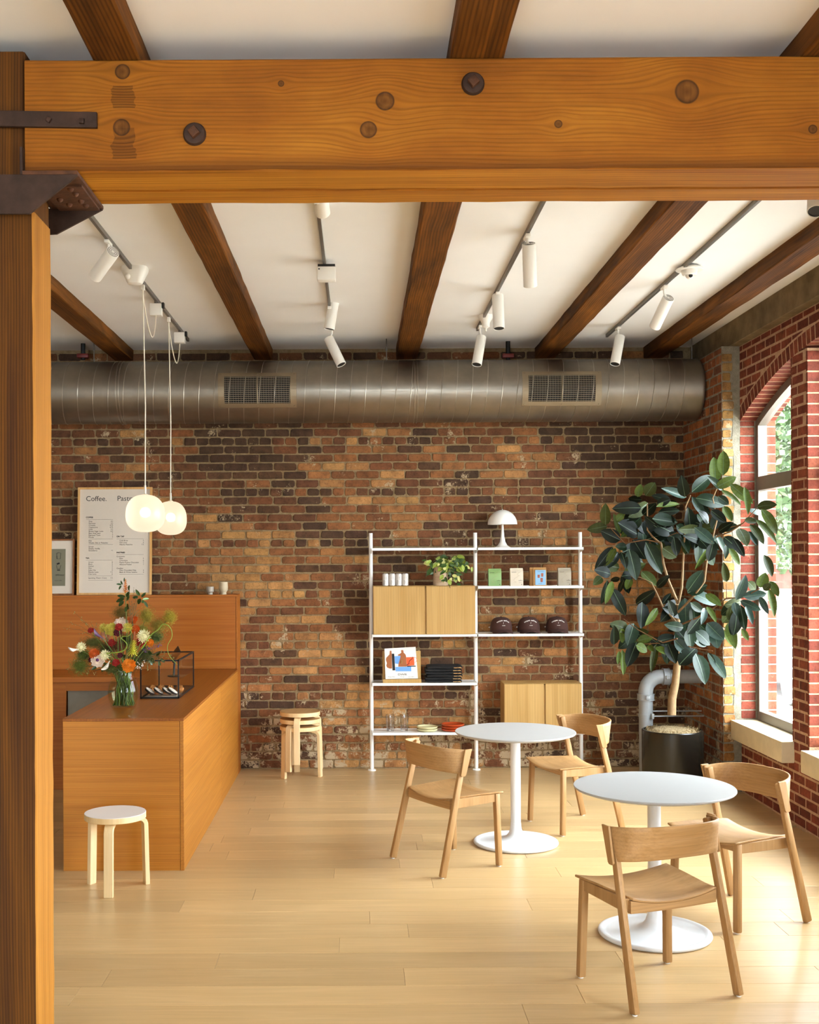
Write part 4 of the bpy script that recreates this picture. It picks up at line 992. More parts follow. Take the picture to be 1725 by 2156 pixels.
def fit(px):
    w = [FL(*p) for p in px]; mw = sum((Vector((p.x, p.y)) for p in w), Vector((0,0)))/4; ml = sum((Vector(p) for p in FEET), Vector((0,0)))/4
    a = b = 0
    for p, q in zip(FEET, w):
        x, y = p[0]-ml.x, p[1]-ml.y; X, Y = q.x-mw.x, q.y-mw.y; a += x*X + y*Y; b += x*Y - y*X
    th = math.atan2(b, a); off = Matrix.Rotation(th, 2) @ ml; return (mw.x-off.x, mw.y-off.y, 0), th
CH = [([(956.5,1788),(1049.5,1823.5),(827.5,1807),(933,1850)], 'oak chair at the left of the farther table, back to the camera'),
      ([(1181,1760),(1117,1729),(1314,1750),(1230,1717)], 'oak chair facing left beyond the farther table, by the shelves'),
      ([(1222.7,2057),(1403.7,2028),(1339.5,2138),(1557,2098)], 'oak chair nearest the camera with its back turned'),
      ([(1552.8,1966),(1420,1911),(1703,1942.7),(1538.6,1884)], 'oak chair facing left beside the window wall')]
proto = None
for px, lb in CH:
    loc, th = fit(px)
    if proto is None:
        proto = thing('dining_chair', lb, 'chair', loc, th, 'bent back oak chairs'); chair_parts(proto)
    else: dup(proto, loc, th, lb, 'bent back oak chairs')
# ------------------------------------------------------------------ shelf unit
YP, YSF, YSB = 10.17, 9.99, 10.25
SX = [W(782, 1372, YP).x, W(1002, 1372, YP).x, W(1223, 1372, YP).x]
SZ = {'a': W(890, 1154.5, YSF).z, 'b': W(1110, 1234.5, YSF).z, 'c': W(890, 1336.5, YSF).z, 'd': W(890, 1439, YSF).z, 'e': W(890, 1543.5, YSF).z}
su = thing('shelf_unit', 'white metal shelving unit of two bays against the brick wall', 'shelf', (SX[1], YP, 0))
for x in SX:
    m_ = MB(); m_.tube([(x, YP, .02), (x, YP, 2.117)], .0175, 20); o = obj('upright', m_, m_white, su)
    m_ = MB(); m_.lathe([(.036, 0), (.037, .006), (.03, .012), (.012, .016), (.012, .05), (.017, .055)], (x, YP, 0), 24); obj('foot', m_, m_white, o)
def shelf(i, z, y0=YSF):
    x0, x1 = SX[i]+.002, SX[i+1]-.002
    m_ = MB(); m_.box((x0, y0, z-.018), (x1, y0+.002, z+.004)); m_.box((x0, y0+.002, z-.003), (x1, YSB-.012, z)); m_.box((x0, YSB-.012, z-.012), (x1, YSB-.01, z+.004))
    o = obj('shelf_board', m_, m_white, su, smooth=False)
    for x, s in ((x0, 1), (x1, -1)):
        m_ = MB(); m_.prism([(y0, z-.02), (YP-.02, z-.045), (YSB-.01, z-.03), (YSB-.01, z+.002), (y0, z+.002)], (x, 0, 0), (0,1,0), (0,0,1), (s*.004, 0, 0)); obj('shelf_bracket', m_, m_white, o, smooth=False)
for i, z in ((0, SZ['a']), (0, SZ['c']), (0, SZ['d']), (0, SZ['e']), (1, SZ['a']), (1, SZ['b']), (1, SZ['c']), (1, SZ['e'])): shelf(i, z)
def cabinet(x0, x1, z0, z1, y0, xm, label):
    c = thing('shelf_cabinet', label, 'cabinet', ((x0+x1)/2, y0, z0), group='oak cabinets in the shelf unit')
    y1 = YSB - .005; t_ = .012
    for a, b in (((x0, y0+.012, z0), (x0+t_, y1, z1)), ((x1-t_, y0+.012, z0), (x1, y1, z1)), ((x0+t_, y0+.012, z0), (x1-t_, y1, z0+t_)), ((x0, y0+.012, z1), (x1, y1, z1+.004)), ((x0+t_, y1-.01, z0+t_), (x1-t_, y1, z1))):
        m_ = MB(); m_.box(a, b); obj('case_panel', m_, m_cab, c, bevel=.001, seg=1, smooth=False)
    m_ = MB(); m_.box((x0+.002, y0, z0+.002), (xm-.014, y0+.011, z1-.001)); obj('door', m_, m_cab, c, bevel=.0015, seg=1, smooth=False)
    m_ = MB(); m_.box((xm, y0, z0+.002), (x1-.002, y0+.011, z1-.001)); obj('door', m_, m_cab, c, bevel=.0015, seg=1, smooth=False)
    m_ = MB(); m_.box((xm-.03, y0+.014, z0+t_), (xm+.02, y0+.02, z1-t_)); obj('finger_rail', m_, m_cab, c, smooth=False)
YCF = 9.965
cabinet(W(786, 1285, YCF).x, W(1001, 1285, YCF).x, SZ['c']+.004, W(890, 1234.5, YCF).z, YCF, W(898, 1285, YCF).x, 'oak two door cabinet in the left bay, under the trailing plant')
cabinet(W(1062, 1480, YCF).x, SX[2]-.03, SZ['e']+.004, W(1140, 1440, YCF).z, YCF, W(1149, 1480, YCF).x, 'oak two door cabinet low in the right bay, behind the table')
ZCT = W(890, 1234.5, YCF).z + .004

# lamp
c = W(1058.5, 1150, 10.11); z0 = SZ['a']; k = 10.11/FPX; lm = thing('dome_lamp', 'small white dome table lamp on the top shelf', 'lamp', (c.x, 10.11, z0))
m_ = MB(); m_.lathe([(.0001,0),(19*k,0),(19.3*k,.6*k),(15*k,2*k),(10*k,6*k),(6*k,13*k),(3.8*k,24*k),(2.6*k,40*k),(2.4*k,52*k)], n=32).xf(Matrix.Translation((c.x, 10.11, z0))); obj('stem_base', m_, m_white, lm, ang=60)
m_ = MB(); prof = [(31*k*math.cos(a), (49.5+31*math.sin(a)*1.0)*k) for a in [R(x) for x in (0, 8, 18, 30, 42, 54, 66, 78, 86, 89.8)]]
m_.shell([(r_*.96, z) for r_, z in prof[:1]] + prof, (c.x, 10.11, z0), 40); sh = obj('shade', m_, m_white, lm, ang=60)
m_ = MB(); m_.lathe([(.004,0),(.004,.006),(.0001,.008)], (c.x, 10.11, z0+80.4*k), 10); obj('shade_knob', m_, m_white, sh)

# cans
m_can = plain('can_print', '#d9d3cb', .35, .1, var=.03)
m_canm = plain('can_aluminium', '#b9b6b0', .3, .9, var=.03)
for i, px in enumerate((812, 826, 840, 853.5)):
    c = W(px, 1233, 10.03); r_ = 6.6*10.03/FPX; h = 26*10.03/FPX; lb = ['white drinks can at the left end of the row on the cabinet', 'white drinks can second from left on the cabinet', 'white drinks can third from left on the cabinet', 'white drinks can at the right end of the row on the cabinet'][i]
    cn = thing('drinks_can', lb, 'can', (c.x, 10.03, ZCT), group='white cans on the cabinet')
    m_ = MB(); m_.lathe([(.0001,.002),(r_*.8,0),(r_,.006),(r_,h-.01),(r_*.86,h-.003)], (c.x, 10.03, ZCT), 24); obj('can_body', m_, m_can, cn)
    m_ = MB(); m_.lathe([(r_*.86,h-.003),(r_*.84,h),(r_*.78,h-.003),(.0001,h-.003)], (c.x, 10.03, ZCT), 24); obj('can_lid', m_, m_canm, cn)
    m_ = MB()
    for j in range(2):
        th = (-.35, .4)[j] + (i % 2)*.12; M_ = Matrix.Translation((c.x + (r_+.0006)*math.sin(th), 10.03-(r_+.0006)*math.cos(th), ZCT+(.012, .052)[j])) @ Matrix.Rotation(th, 4, 'Z') @ Matrix.Rotation(R(90), 4, 'X') @ Matrix.Rotation(R(90), 4, 'Z')
        text_into(m_, ('canyon', 'coffee')[j], .014, M_)
    pts = [( (r_+.0005)*math.sin(a), -(r_+.0005)*math.cos(a), z) for a, z in [(.5*math.sin(q*1.7)*(.7+.1*q)+.1, .02+.09*q/12*h/.107) for q in range(13)]]
    m_.tube([(c.x+p[0], 10.03+p[1], ZCT+p[2]) for p in pts], .0006, 4)
    obj('can_lettering', m_, m_ink, cn, smooth=False, fixn=False)

# coffee bags
def bag(px0, px1, pyt, pyb, mat, label, kind, second=False):
    Y = 10.04; a, b = W(px0, pyb, Y), W(px1, pyt, Y); x0, x1 = a.x, b.x; z0 = SZ['b'] + .0005; h = b.z - a.z; w = x1-x0; d = .062
    e = thing('coffee_bag', label, 'coffee bag', ((x0+x1)/2, Y, z0), group='bags of coffee on the shelf')
    for n in range(2 if second else 1):
        dx = -n*.022; dy = n*.07; m_ = MB()
        def f(u, v, s):
            t_ = v; dd = d*(1 - max(0, (t_-.78)/.22)*.86)/2; bul = .006*math.sin(math.pi*min(1, t_/.85))*math.sin(math.pi*u)
            return (x0+dx+w*u, Y+d/2+dy + s*(dd + bul), z0+h*t_)
        m_.slab(lambda u, v: f(u, v, -1), lambda u, v: f(u, v, 1), 6, 10); obj('bag_body', m_, mat, e, smooth=True, ang=50)
        m_ = MB(); m_.box((x0+dx+.001, Y+d/2+dy-.012, z0+h-.012), (x1+dx-.001, Y+d/2+dy+.006, z0+h+.001)); obj('rolled_top', m_, mat, e, bevel=.002, seg=1)
    yf = Y - .0072; m_ = MB()
    def bt(s, x, z, sz, al='LEFT'): text_into(m_, s, sz, upright((x, yf, z)), al)
    if kind == 'label':
        g_ = MB(); g_.box((x0+.014, yf-.0005, z0+.01), (x1-.008, Y+.0, z0+h*.87)); obj('blue_label', g_, m_bluelab, e, smooth=False)
        cups_ = MB(); yq = yf - .0012
        for cx_, cz_, ww, hh in ((.32, .58, .02, .028), (.66, .67, .02, .031), (.6, .33, .021, .037)):
            X = x0+.014+(w-.022)*cx_; Z = z0+.01+(h*.87-.01)*cz_
            cups_.prism([(-ww*.42, -hh/2), (ww*.42, -hh/2), (ww/2, 0), (ww/2, hh/2), (-ww/2, hh/2), (-ww/2, 0)], (X, yq, Z), (1,0,0), (0,0,1), (0,.0006,0))
        obj('cup_drawings', cups_, m_clay, e, smooth=False)
        m_.tube([(x0+.035+.0035*i, yq, z0+h*.8+.003*math.sin(i*2.3)) for i in range(18)], .0009, 4)
        m_.beam((x0+.04, yq, z0+.022), (x1-.04, yq, z0+.022), .0004, .0018)
    else:
        bt('canyon', x0+.01, z0+h*.76, .0145); bt('coffee', x1-.008, z0+h*.29, .0145, 'RIGHT')
        m_.box((x1-.018, yf-.0003, z0+.012), (x1-.012, yf+.0002, z0+.019))
        m_.beam((x1-.04, yf, z0+h*.2), (x1-.01, yf, z0+h*.2), .0004, .0012)
    obj('bag_lettering', m_, m_ink if kind != 'label' else m_blueink, e, smooth=False, fixn=False)
    if kind != 'label':
        m_ = MB(); pts = []
        for i in range(40):
            s_ = i/39; pts.append((x0+w*(.22+.62*s_+.16*math.sin(s_*15)), yf-.0003, z0+h*(.14+.78*s_+.05*math.cos(s_*13))))
        m_.tube(pts, .0006, 4); obj('line_drawing', m_, m_gold, e, smooth=False)
m_bluelab = plain('blue_label', '#8fbde0', .6, var=.02); m_clay = plain('clay_print', '#a9614c', .7, var=.05); m_blueink = plain('blue_ink', '#355a86', .7, var=.02); m_gold = plain('fine_line_ink', '#b3a184', .6, var=.02)
bag(1029, 1056, 1195, 1232, plain('green_foil_bag', '#86a866', .4, var=.06), 'green coffee bag at the left of the shelf row', 'line')
bag(1075, 1102, 1194, 1232, plain('cream_paper_bag', '#ddd0ba', .6, var=.03), 'cream white coffee bag second from the left', 'line')
bag(1124, 1151, 1193, 1232, plain('kraft_paper_bag', '#c39358', .65, var=.05), 'kraft coffee bags with a blue label of clay cups', 'label', True)
bag(1176, 1203, 1194, 1232, plain('grey_paper_bag', '#aca08b', .6, var=.03), 'grey coffee bag at the right of the shelf row', 'line')

# caps
m_cap = plain('brown_cap_cloth', '#43261e', .9, var=.08, scale=60, bump=.25, bscale=400)
m_thread = plain('white_thread', '#e9e2da', .8, var=.02)
def cap(px, label, tw):
    Y = 10.1; c = W(px, 1334, Y); z0 = SZ['c']+.001
    e = thing('baseball_cap', label, 'cap', (c.x, Y, z0), tw, 'brown caps on the shelf')
    def surf(th, t_):            # crown: th 0 faces the camera, t_ 0 rim .. 1 top
        q = math.cos(t_*math.pi/2)**.62; r1 = .098*q; r2 = .105*q
        return Vector((r1*math.sin(th), -r2*math.cos(th)*(1.0 if math.cos(th) > 0 else 1.0) + .03, .036 + .108*math.sin(t_*math.pi/2)**.9))
    m_ = MB(); m_.grid(lambda u, v: surf(2*math.pi*u, min(v, .999)), 40, 14); obj('crown', m_, m_cap, e, local=True, ang=80)
    m_ = MB(); m_.grid(lambda u, v: (surf(2*math.pi*u, 0).x, surf(2*math.pi*u, 0).y, .012+.024*v) , 40, 1); obj('sweat_band', m_, m_cap, e, local=True, ang=80)
    def br(u, v, dz):
        th = (u-.5)*2*R(72); r1, r2 = .094, .098; s_ = v
        x = r1*math.sin(th)*(1+.04*s_); y = -r2*math.cos(th)+.03 - .062*s_*math.cos(th*.55); z = .036 - .033*s_*(.5+.5*abs(math.sin(th))) - .012*math.sin(th)**2*s_ + .004*math.cos(th*1.3) + dz
        return (x, y, max(z, .0005+dz*.5))
    m_ = MB(); m_.slab(lambda u, v: br(u, v, .002), lambda u, v: br(u, v, -.001), 24, 6); obj('visor', m_, m_cap, e, local=True, ang=60)
    m_ = MB(); m_.sphere((0, .03, .146), .007, 10, 6, .6); obj('top_button', m_, m_cap, e, local=True)
    m_ = MB(); s = 'canyon coffee'
    for i, chx in enumerate(s):
        if chx == ' ': continue
        q = (i-(len(s)-1)/2)/6; th = q*.60; t_ = .47 - .12*q*q; p = surf(th, t_); p2 = surf(th, t_+.02); up = (p2-p).normalized(); rt = (surf(th+.02, t_)-p).normalized(); n_ = rt.cross(up).normalized()
        if n_.y > 0: n_ = -n_
        rot = -q*.35; rt2 = rt*math.cos(rot)+up*math.sin(rot); up2 = up*math.cos(rot)-rt*math.sin(rot)
        M_ = Matrix((( rt2.x, up2.x, n_.x, p.x+n_.x*.0022), (rt2.y, up2.y, n_.y, p.y+n_.y*.0022), (rt2.z, up2.z, n_.z, p.z+n_.z*.0022), (0,0,0,1)))
        text_into(m_, chx, .019, M_, 'CENTER', .0006)
    def onf(th, t_): p = surf(th, t_); p.y -= .003; return p
    m_.tube([onf(.03, .40), onf(-.01, .35), onf(.02, .35), onf(-.025, .29)], .0011, 5)
    for i in range(6): m_.beam(onf(-.13+.05*i, .2), onf(-.13+.05*i+.036, .2), .001, .004)
    obj('stitched_lettering', m_, m_thread, e, local=True, smooth=False, fixn=False)
    m_ = MB()
    th = R(-104); p = surf(th, .05); M_ = Matrix.Translation(p + Vector((-.003, 0, .002))) @ Matrix.Rotation(R(-60), 4, 'Z') @ Matrix.Rotation(R(90), 4, 'X'); text_into(m_, 'coffee', .013, M_, 'CENTER', .0008); obj('strap_lettering', m_, m_thread, e, local=True, smooth=False, fixn=False)
cap(1057, 'brown embroidered cap at the left of the three', R(5)); cap(1115, 'brown embroidered cap in the middle of the three', R(3)); cap(1174, 'brown embroidered cap at the right of the three', R(-2))

# poster block in its wooden stand
z0 = SZ['d'] + .0005; Y = 10.04; a, b = W(806, 1438, Y), W(887, 1438, Y)
ds = thing('display_stand', 'small oak display stand leaning back, holding prints', 'display stand', (a.x, Y, z0)); dw = b.x-a.x; tl = R(12)
DM = Matrix.Rotation(-tl, 4, 'X'); k = dw/735
def dbox(mb, x0, x1, z0_, z1_, y0, y1): q = MB(); q.box((x0, y0, z0_), (x1, y1, z1_)); q.xf(DM); mb.add(q.v, q.f)
m_ = MB(); dbox(m_, 0, dw, .004, .285, .012, .024); obj('stand_back', m_, m_cab, ds, local=True, bevel=.0015, smooth=False)
m_ = MB(); m_.box((0, -.034, 0), (dw, .012, .035)); obj('stand_lip', m_, m_cab, ds, local=True, bevel=.002, smooth=False)
m_ = MB(); m_.beam((dw/2, .035, .2), (dw/2, .11, .003), .05, .008, (1,0,0)); obj('stand_prop', m_, m_cab, ds, local=True, smooth=False)
pk = thing('poster_stack', 'white print of bottles and mug shapes on the oak stand', 'poster', (a.x, Y, z0)); yb = -.012
PM = Matrix.Translation((0, -.0, .034)) @ Matrix.Rotation(-tl, 4, 'X')
def P2(cx_, cy_): return ((cx_-100)*k, (735-cy_)*k)          # coordinates read off the photographed print
m_ = MB(); m_.prism([P2(*p) for p in ((155,735),(775,725),(738,120),(140,150))], (0, -.006, 0), (1,0,0), (0,0,1), (0,.014,0)); m_.xf(PM); obj('print_sheet', m_, plain('poster_paper', '#e6e1d6', .7, var=.01), pk, local=True, smooth=False)
def shape(pts, h, nm, lay): q = MB(); q.prism([P2(*p) for p in pts], (0, -.0062-.0004*lay, 0), (1,0,0), (0,0,1), (0,.0003,0)); q.xf(PM); obj(nm, q, plain('poster_'+nm+str(lay), h, .7, var=.02), pk, local=True, smooth=False)
shape([(328,298),(455,290),(408,450),(340,440)], '#6c9fdc', 'blue_cup', 1); shape([(345,505),(650,500),(650,590),(348,590)], '#6c9fdc', 'blue_block', 1)
shape([(243,193),(273,193),(278,255),(280,535),(235,535),(190,515),(172,480),(185,430),(165,370),(172,330),(205,295),(235,265)], '#9c5a2c', 'brown_bottle', 2)
shape([(458,182),(500,180),(508,232),(540,262),(552,300),(560,480),(560,500),(400,500),(405,450),(440,330),(448,290),(400,290),(398,268),(440,250),(462,232)], '#9c5a2c', 'brown_bottle', 3)
shape([(553,320),(705,315),(712,475),(565,485)], '#ea5a26', 'orange_mug', 2)
q = MB(); q.tube([Vector((P2(*p)[0], -.0072, P2(*p)[1])) for p in ((703,322),(745,332),(758,360),(752,400),(715,425))], .0016, 5); q.xf(PM); obj('mug_handle', q, bpy.data.materials['poster_orange_mug2'], pk, local=True)
shape([(280,250),(325,250),(342,570),(290,572)], '#1a1614', 'black_bar', 4); shape([(565,485),(735,482),(735,502),(570,502)], '#1a1614', 'black_saucer', 5)
q = MB(); q.tube([Vector((P2(*p)[0], -.0082, P2(*p)[1])) for p in ((675,312),(668,350),(620,385),(608,415),(612,440),(560,475))], .0025, 5); q.xf(PM); obj('black_stroke', q, bpy.data.materials['poster_black_bar4'], pk, local=True)
q = MB(); PT = PM @ Matrix.Translation((0, -.0075, 0)) @ Matrix.Rotation(R(90), 4, 'X')
def ptx(s, x, y, cap_, al='LEFT', sx=1.0): u_ = P2(x, y); text_into(q, s, cap_*1.42*k, PT @ Matrix.Translation((u_[0], u_[1], 0)) @ Matrix.Diagonal((sx, 1, 1, 1)), al)
ptx('DWR', 390, 668, 38, sx=1.35); ptx('Design Days', 200, 702, 15, sx=1.3); ptx('Chicago', 428, 703, 15, sx=1.3); ptx('June 2023', 590, 704, 15, sx=1.3)
obj('print_lettering', q, m_ink, pk, local=True, smooth=False, fixn=False)

# folded shirts
m_shirt = plain('black_jersey', '#171413', .95, var=.1, scale=40, bump=.2, bscale=300); m_tan = plain('tan_print', '#c99b62', .8, var=.03)
Y = 10.02; a, b = W(898, 1438, Y), W(974, 1438, Y); n = 6; hh = (W(930, 1403, Y).z - a.z)/n
rs = random.Random(4)
for i in range(n):
    z0 = SZ['d'] + .0005 + hh*i; x0 = a.x + rs.uniform(-.008, .012); x1 = b.x + rs.uniform(-.006, .003)
    e = thing('folded_shirt', ['bottom folded black shirt of the pile, with tan lettering', 'second folded black shirt from the bottom of the pile', 'third folded black shirt from the bottom of the pile', 'third folded black shirt from the top of the pile', 'second folded black shirt from the top of the pile', 'top folded black shirt of the pile, with tan lettering'][i], 'shirt', ((x0+x1)/2, Y, z0), group='folded shirts on the shelf')
    m_ = MB(); ph = rs.uniform(0, 6)
    def fold(u, v, s):
        x = x0 + (x1-x0)*u; y = Y + .23*v; ed = min(1, min(u, 1-u)*14)**.5 * min(1, v*14 + .0)**.5
        return (x, y - .004*math.sin(u*7+ph), z0 + hh*.5 + s*hh*.49*(.55+.45*ed) + .0014*math.sin(u*9+ph))
    m_.slab(lambda u, v: fold(u, v, 1), lambda u, v: fold(u, v, -1), 24, 10); obj('folded_cloth', m_, m_shirt, e, ang=60)
    m_ = MB(); text_into(m_, 'canyon coffee', .0125, upright((x1-.008, Y-.0055, z0+hh*.35), 0), 'RIGHT', .0004); obj('print_lettering', m_, m_tan, e, smooth=False, fixn=False)

# tumblers and plates
m_tumb = glass('tumbler_glass', (.93,.93,.93), 3.0, .08)
for px, lb in ((822, 'clear ribbed tumbler at the left of the bottom shelf'), (851.5, 'clear ribbed tumbler second on the bottom shelf')):
    Y = 10.1; c = W(px, 1538, Y); h = .145; m_ = MB(); N = 36; vs_ = []; prof = [(.03,.001),(.0315,.0),(.0335,.05),(.0365,.1),(.039,.135),(.038,.15),(.036,.15),(.035,.1),(.03,.008),(.0005,.006)]
    for r_, z in prof:
        for q in range(N): rr_ = r_*(1+(.025 if q % 2 else -.025)*(1 if z < .13 else 0)); vs_.append((c.x+rr_*math.cos(2*math.pi*q/N), Y+rr_*math.sin(2*math.pi*q/N), SZ['e']+.001+z))
    m_.add(vs_, [(i*N+q, i*N+(q+1)%N, (i+1)*N+(q+1)%N, (i+1)*N+q) for i in range(len(prof)-1) for q in range(N)])
    single('tumbler', m_, m_tumb, lb, 'glass', (c.x, Y, SZ['e']), 'tumblers on the bottom shelf', smooth=False)
def plates(px, w, n, mat, names, grp):
    Y = 10.11; c = W(px, 1535, Y); r_ = w/2*Y/FPX
    for i in range(n):
        z = SZ['e']+.001+i*.021; m_ = MB(); m_.lathe([(.0001,0),(r_*.72,0),(r_*.95,.006),(r_,.016),(r_*1.0,.021),(r_*.95,.023),(r_*.9,.012),(r_*.7,.008),(.0001,.008)], (c.x, Y, z), 40)
        single('plate', m_, mat, names[i], 'plate', (c.x, Y, z), grp, ang=60)
plates(900, 44, 2, plain('cream_glaze', '#d9d0a0', .25, var=.02), ['lower cream plate of the pair on the bottom shelf', 'upper cream plate of the pair on the bottom shelf'], 'cream plates')
plates(954, 49, 3, plain('terracotta_glaze', '#b2431b', .25, var=.03), ['lowest orange plate of the pile on the bottom shelf', 'middle orange plate of the pile on the bottom shelf', 'top orange plate of the pile on the bottom shelf'], 'orange plates')

# ------------------------------------------------------------------ leaves
def leaf_mesh(name, mat, curl=.1, fold=.12, point=.5, nseg=8, vein=None):
    m_ = MB()
    def prof(t_): return math.sin(math.pi*min(1, t_**.9))**.62 * (1 - .18*t_)
    vs_ = []
    for i in range(nseg+1):
        t_ = i/nseg; w = .5*prof(t_) if 0 < i < nseg else .012
        for s in (-1, -.5, 0, .5, 1):
            vs_.append((s*w, t_, fold*abs(s)*w - curl*(t_-.5)**2*4*.25 + curl*.25))
    m_.add(vs_, [(i*5+j, i*5+j+1, (i+1)*5+j+1, (i+1)*5+j) for i in range(nseg) for j in range(4)])
    if vein:
        m_.m = 1
        m_.add([(s*.022*(1-.7*t_), t_, -curl*(t_-.5)**2*4*.25 + curl*.25 + .006) for t_ in [i/nseg for i in range(nseg+1)] for s in (-1, 1)], [(i*2, i*2+1, i*2+3, i*2+2) for i in range(nseg)])
        return to_mesh(name, m_, [mat, vein], fixn=False, ang=80)
    return to_mesh(name, m_, mat, fixn=False, ang=80)
def put_leaf(mesh, parent, base, tip, width, normal, name='leaf'):
    d = tip - base; L = d.length; yv = d.normalized(); zv = (normal - yv*normal.dot(yv)).normalized(); xv = yv.cross(zv)
    o = bpy.data.objects.new(name, mesh); C.objects.link(o); o.parent = parent
    M_ = Matrix((xv, yv, zv)).transposed().to_4x4(); M_.translation = base - wloc(parent); M_ = M_ @ Matrix.Diagonal((width, L, L*.6, 1)); o.matrix_basis = M_
    return o
def leafmat(name, top, under, rough=.28, spec=.5, tr=.0):
    t = NT(name); g = t.new('ShaderNodeNewGeometry'); n = t.noise(t.coord(scale=(1,6,1), rnd=9), 2.5, 3)
    c1, c2 = lin(top), lin(under)
    col = t.mix(g.outputs['Backfacing'], t.ramp(n, [(.3, tuple(x*.8 for x in c1)), (.7, tuple(x*1.2 for x in c1))]), c2)
    return t.set(col, rough, 0, spec)

# rubber plant, read off the photograph (coordinates of a 3.416x enlargement from pixel 1220, 920)
PX = lambda x, y: (1220 + x/3.416, 920 + y/3.416)
def pdepth(x): 
    pts = [(50, 9.3), (350, 9.2), (700, 8.95), (1000, 8.6), (1150, 8.4), (1450, 8.1)]
    for (a, da), (b, db) in zip(pts, pts[1:]):
        if x <= b: return da + (db-da)*max(0, x-a)/(b-a)
    return 8.1
PC = Vector((2.545, 9.3, 0)); rpot = .246; zpot = .485
pot = thing('planter', 'large black cylindrical planter in the corner by the window', 'planter', PC)
m_blackpot = plain('black_glaze', '#16140f', .22, var=.05, spec=.5)
m_ = MB(); m_.lathe([(.0001,0),(rpot*.985,0),(rpot,.01),(rpot,zpot-.006),(rpot-.006,zpot),(rpot-.016,zpot),(rpot-.02,zpot-.05),(.0001,zpot-.05)], n=64); obj('pot', m_, m_blackpot, pot, local=True)
m_moss = plain('dry_moss', '#8c7753', .95, var=.25, scale=30); rm = random.Random(2); m_ = MB()
m_.lathe([(rpot-.021,zpot-.048),(rpot-.03,zpot-.02),(rpot*.6,zpot+.008),(.0001,zpot+.012)], n=32)
for i in range(700):
    r_ = (rpot-.03)*math.sqrt(rm.random()); th = rm.uniform(0, 6.28); p = Vector((r_*math.cos(th), r_*math.sin(th), zpot-.01+rm.uniform(0, .012))); d = Vector((rm.uniform(-1,1), rm.uniform(-1,1), rm.uniform(.1,1))).normalized()*rm.uniform(.015, .035); s_ = d.cross(Vector((.3,.5,.2))).normalized()*.0016
    m_.add([p-s_, p+s_, p+d+s_*.5, p+d-s_*.5], [(0,1,2,3)])
o = obj('moss_cover', m_, m_moss, pot, local=True, smooth=False, fixn=False); o['kind'] = 'stuff'
rp_ = thing('rubber_plant', 'tall rubber plant with broad dark green leaves by the window', 'plant', (PC.x, PC.y, zpot))
m_bark = plain('pale_bark', '#8a6d49', .8, var=.2, scale=25, bump=.4, bscale=80); m_twig = plain('brown_twig', '#7a5734', .75, var=.2, scale=30)
def pw(x, y, dy=0): return W(*PX(x, y), pdepth(x)+dy)
tb = [Vector((PC.x-.005, PC.y, zpot-.03)), W(*PX(672, 1700), 9.24), W(*PX(708, 1500), 9.15), W(*PX(700, 1350), 9.08), W(*PX(712, 1220), 9.02)]
m_ = MB(); m_.tube([W(*PX(665, 1945), 9.3)+Vector((0,0,-.06))] + [W(*PX(x, y), d) for x, y, d in ((668,1880,9.3),(690,1780,9.28),(700,1680,9.25),(712,1560,9.2),(708,1450,9.15),(705,1330,9.08),(712,1200,9.0))], [.036,.035,.032,.03,.029,.027,.024,.02], 12); obj('trunk', m_, m_bark, rp_)
BR = [([(712,1200),(690,1150),(640,1030),(605,910),(590,770),(530,720),(490,670),(490,480)], .017), ([(715,1190),(738,1080),(748,880),(760,700),(765,500),(800,420)], .015),
      ([(712,1260),(820,1150),(900,1040),(920,880),(960,720),(990,600),(960,440),(1000,350)], .013), ([(708,1360),(850,1300),(960,1235),(1060,1160),(1180,1155),(1300,1090)], .011), ([(985,720),(1090,680),(1180,620),(1280,510)], .009),
      ([(705,1340),(600,1220),(560,1130),(520,1050),(440,1010),(300,1000)], .012), ([(705,1450),(600,1480),(520,1440),(420,1385),(320,1310)], .009), ([(590,760),(480,740),(330,765),(220,650)], .009),
      ([(760,690),(700,690),(640,715)], .007), ([(1060,1160),(1060,1050)], .006), ([(705,1480),(800,1510),(870,1525),(960,1540)], .008), ([(600,1480),(470,1490),(400,1490)], .006), ([(1180,620),(1130,640),(1010,670)], .006)]
for pts, r_ in BR:
    m_ = MB(); q = [pw(x, y) for x, y in pts]; n_ = len(q); m_.tube(q, [r_*.72*(1-.55*i/(n_-1)) for i in range(n_)], 8); obj('branch', m_, m_bark if r_ > .011 else m_twig, rp_)
vein = plain('pale_midrib', '#4c6144', .4, var=.05)
LM = {'d': leafmat('rubber_leaf_dark', '#10180d', '#333f1e', .4, .18), 'g': leafmat('rubber_leaf_green', '#182816', '#3c4d27', .4, .2), 'b': leafmat('rubber_leaf_satin', '#25392e', '#4c5d3e', .4, .26), 'l': leafmat('rubber_leaf_young', '#4b5a22', '#5f6d30', .5, .15), 'o': leafmat('rubber_leaf_olive', '#383f1b', '#474e24', .5, .15)}
LMS = {kx: [leaf_mesh('leaf_'+kx+str(i), mx_, (.25, .5, -.1)[i], (.25, .12, .35)[i], vein=vein) for i in range(3)] for kx, mx_ in LM.items()}
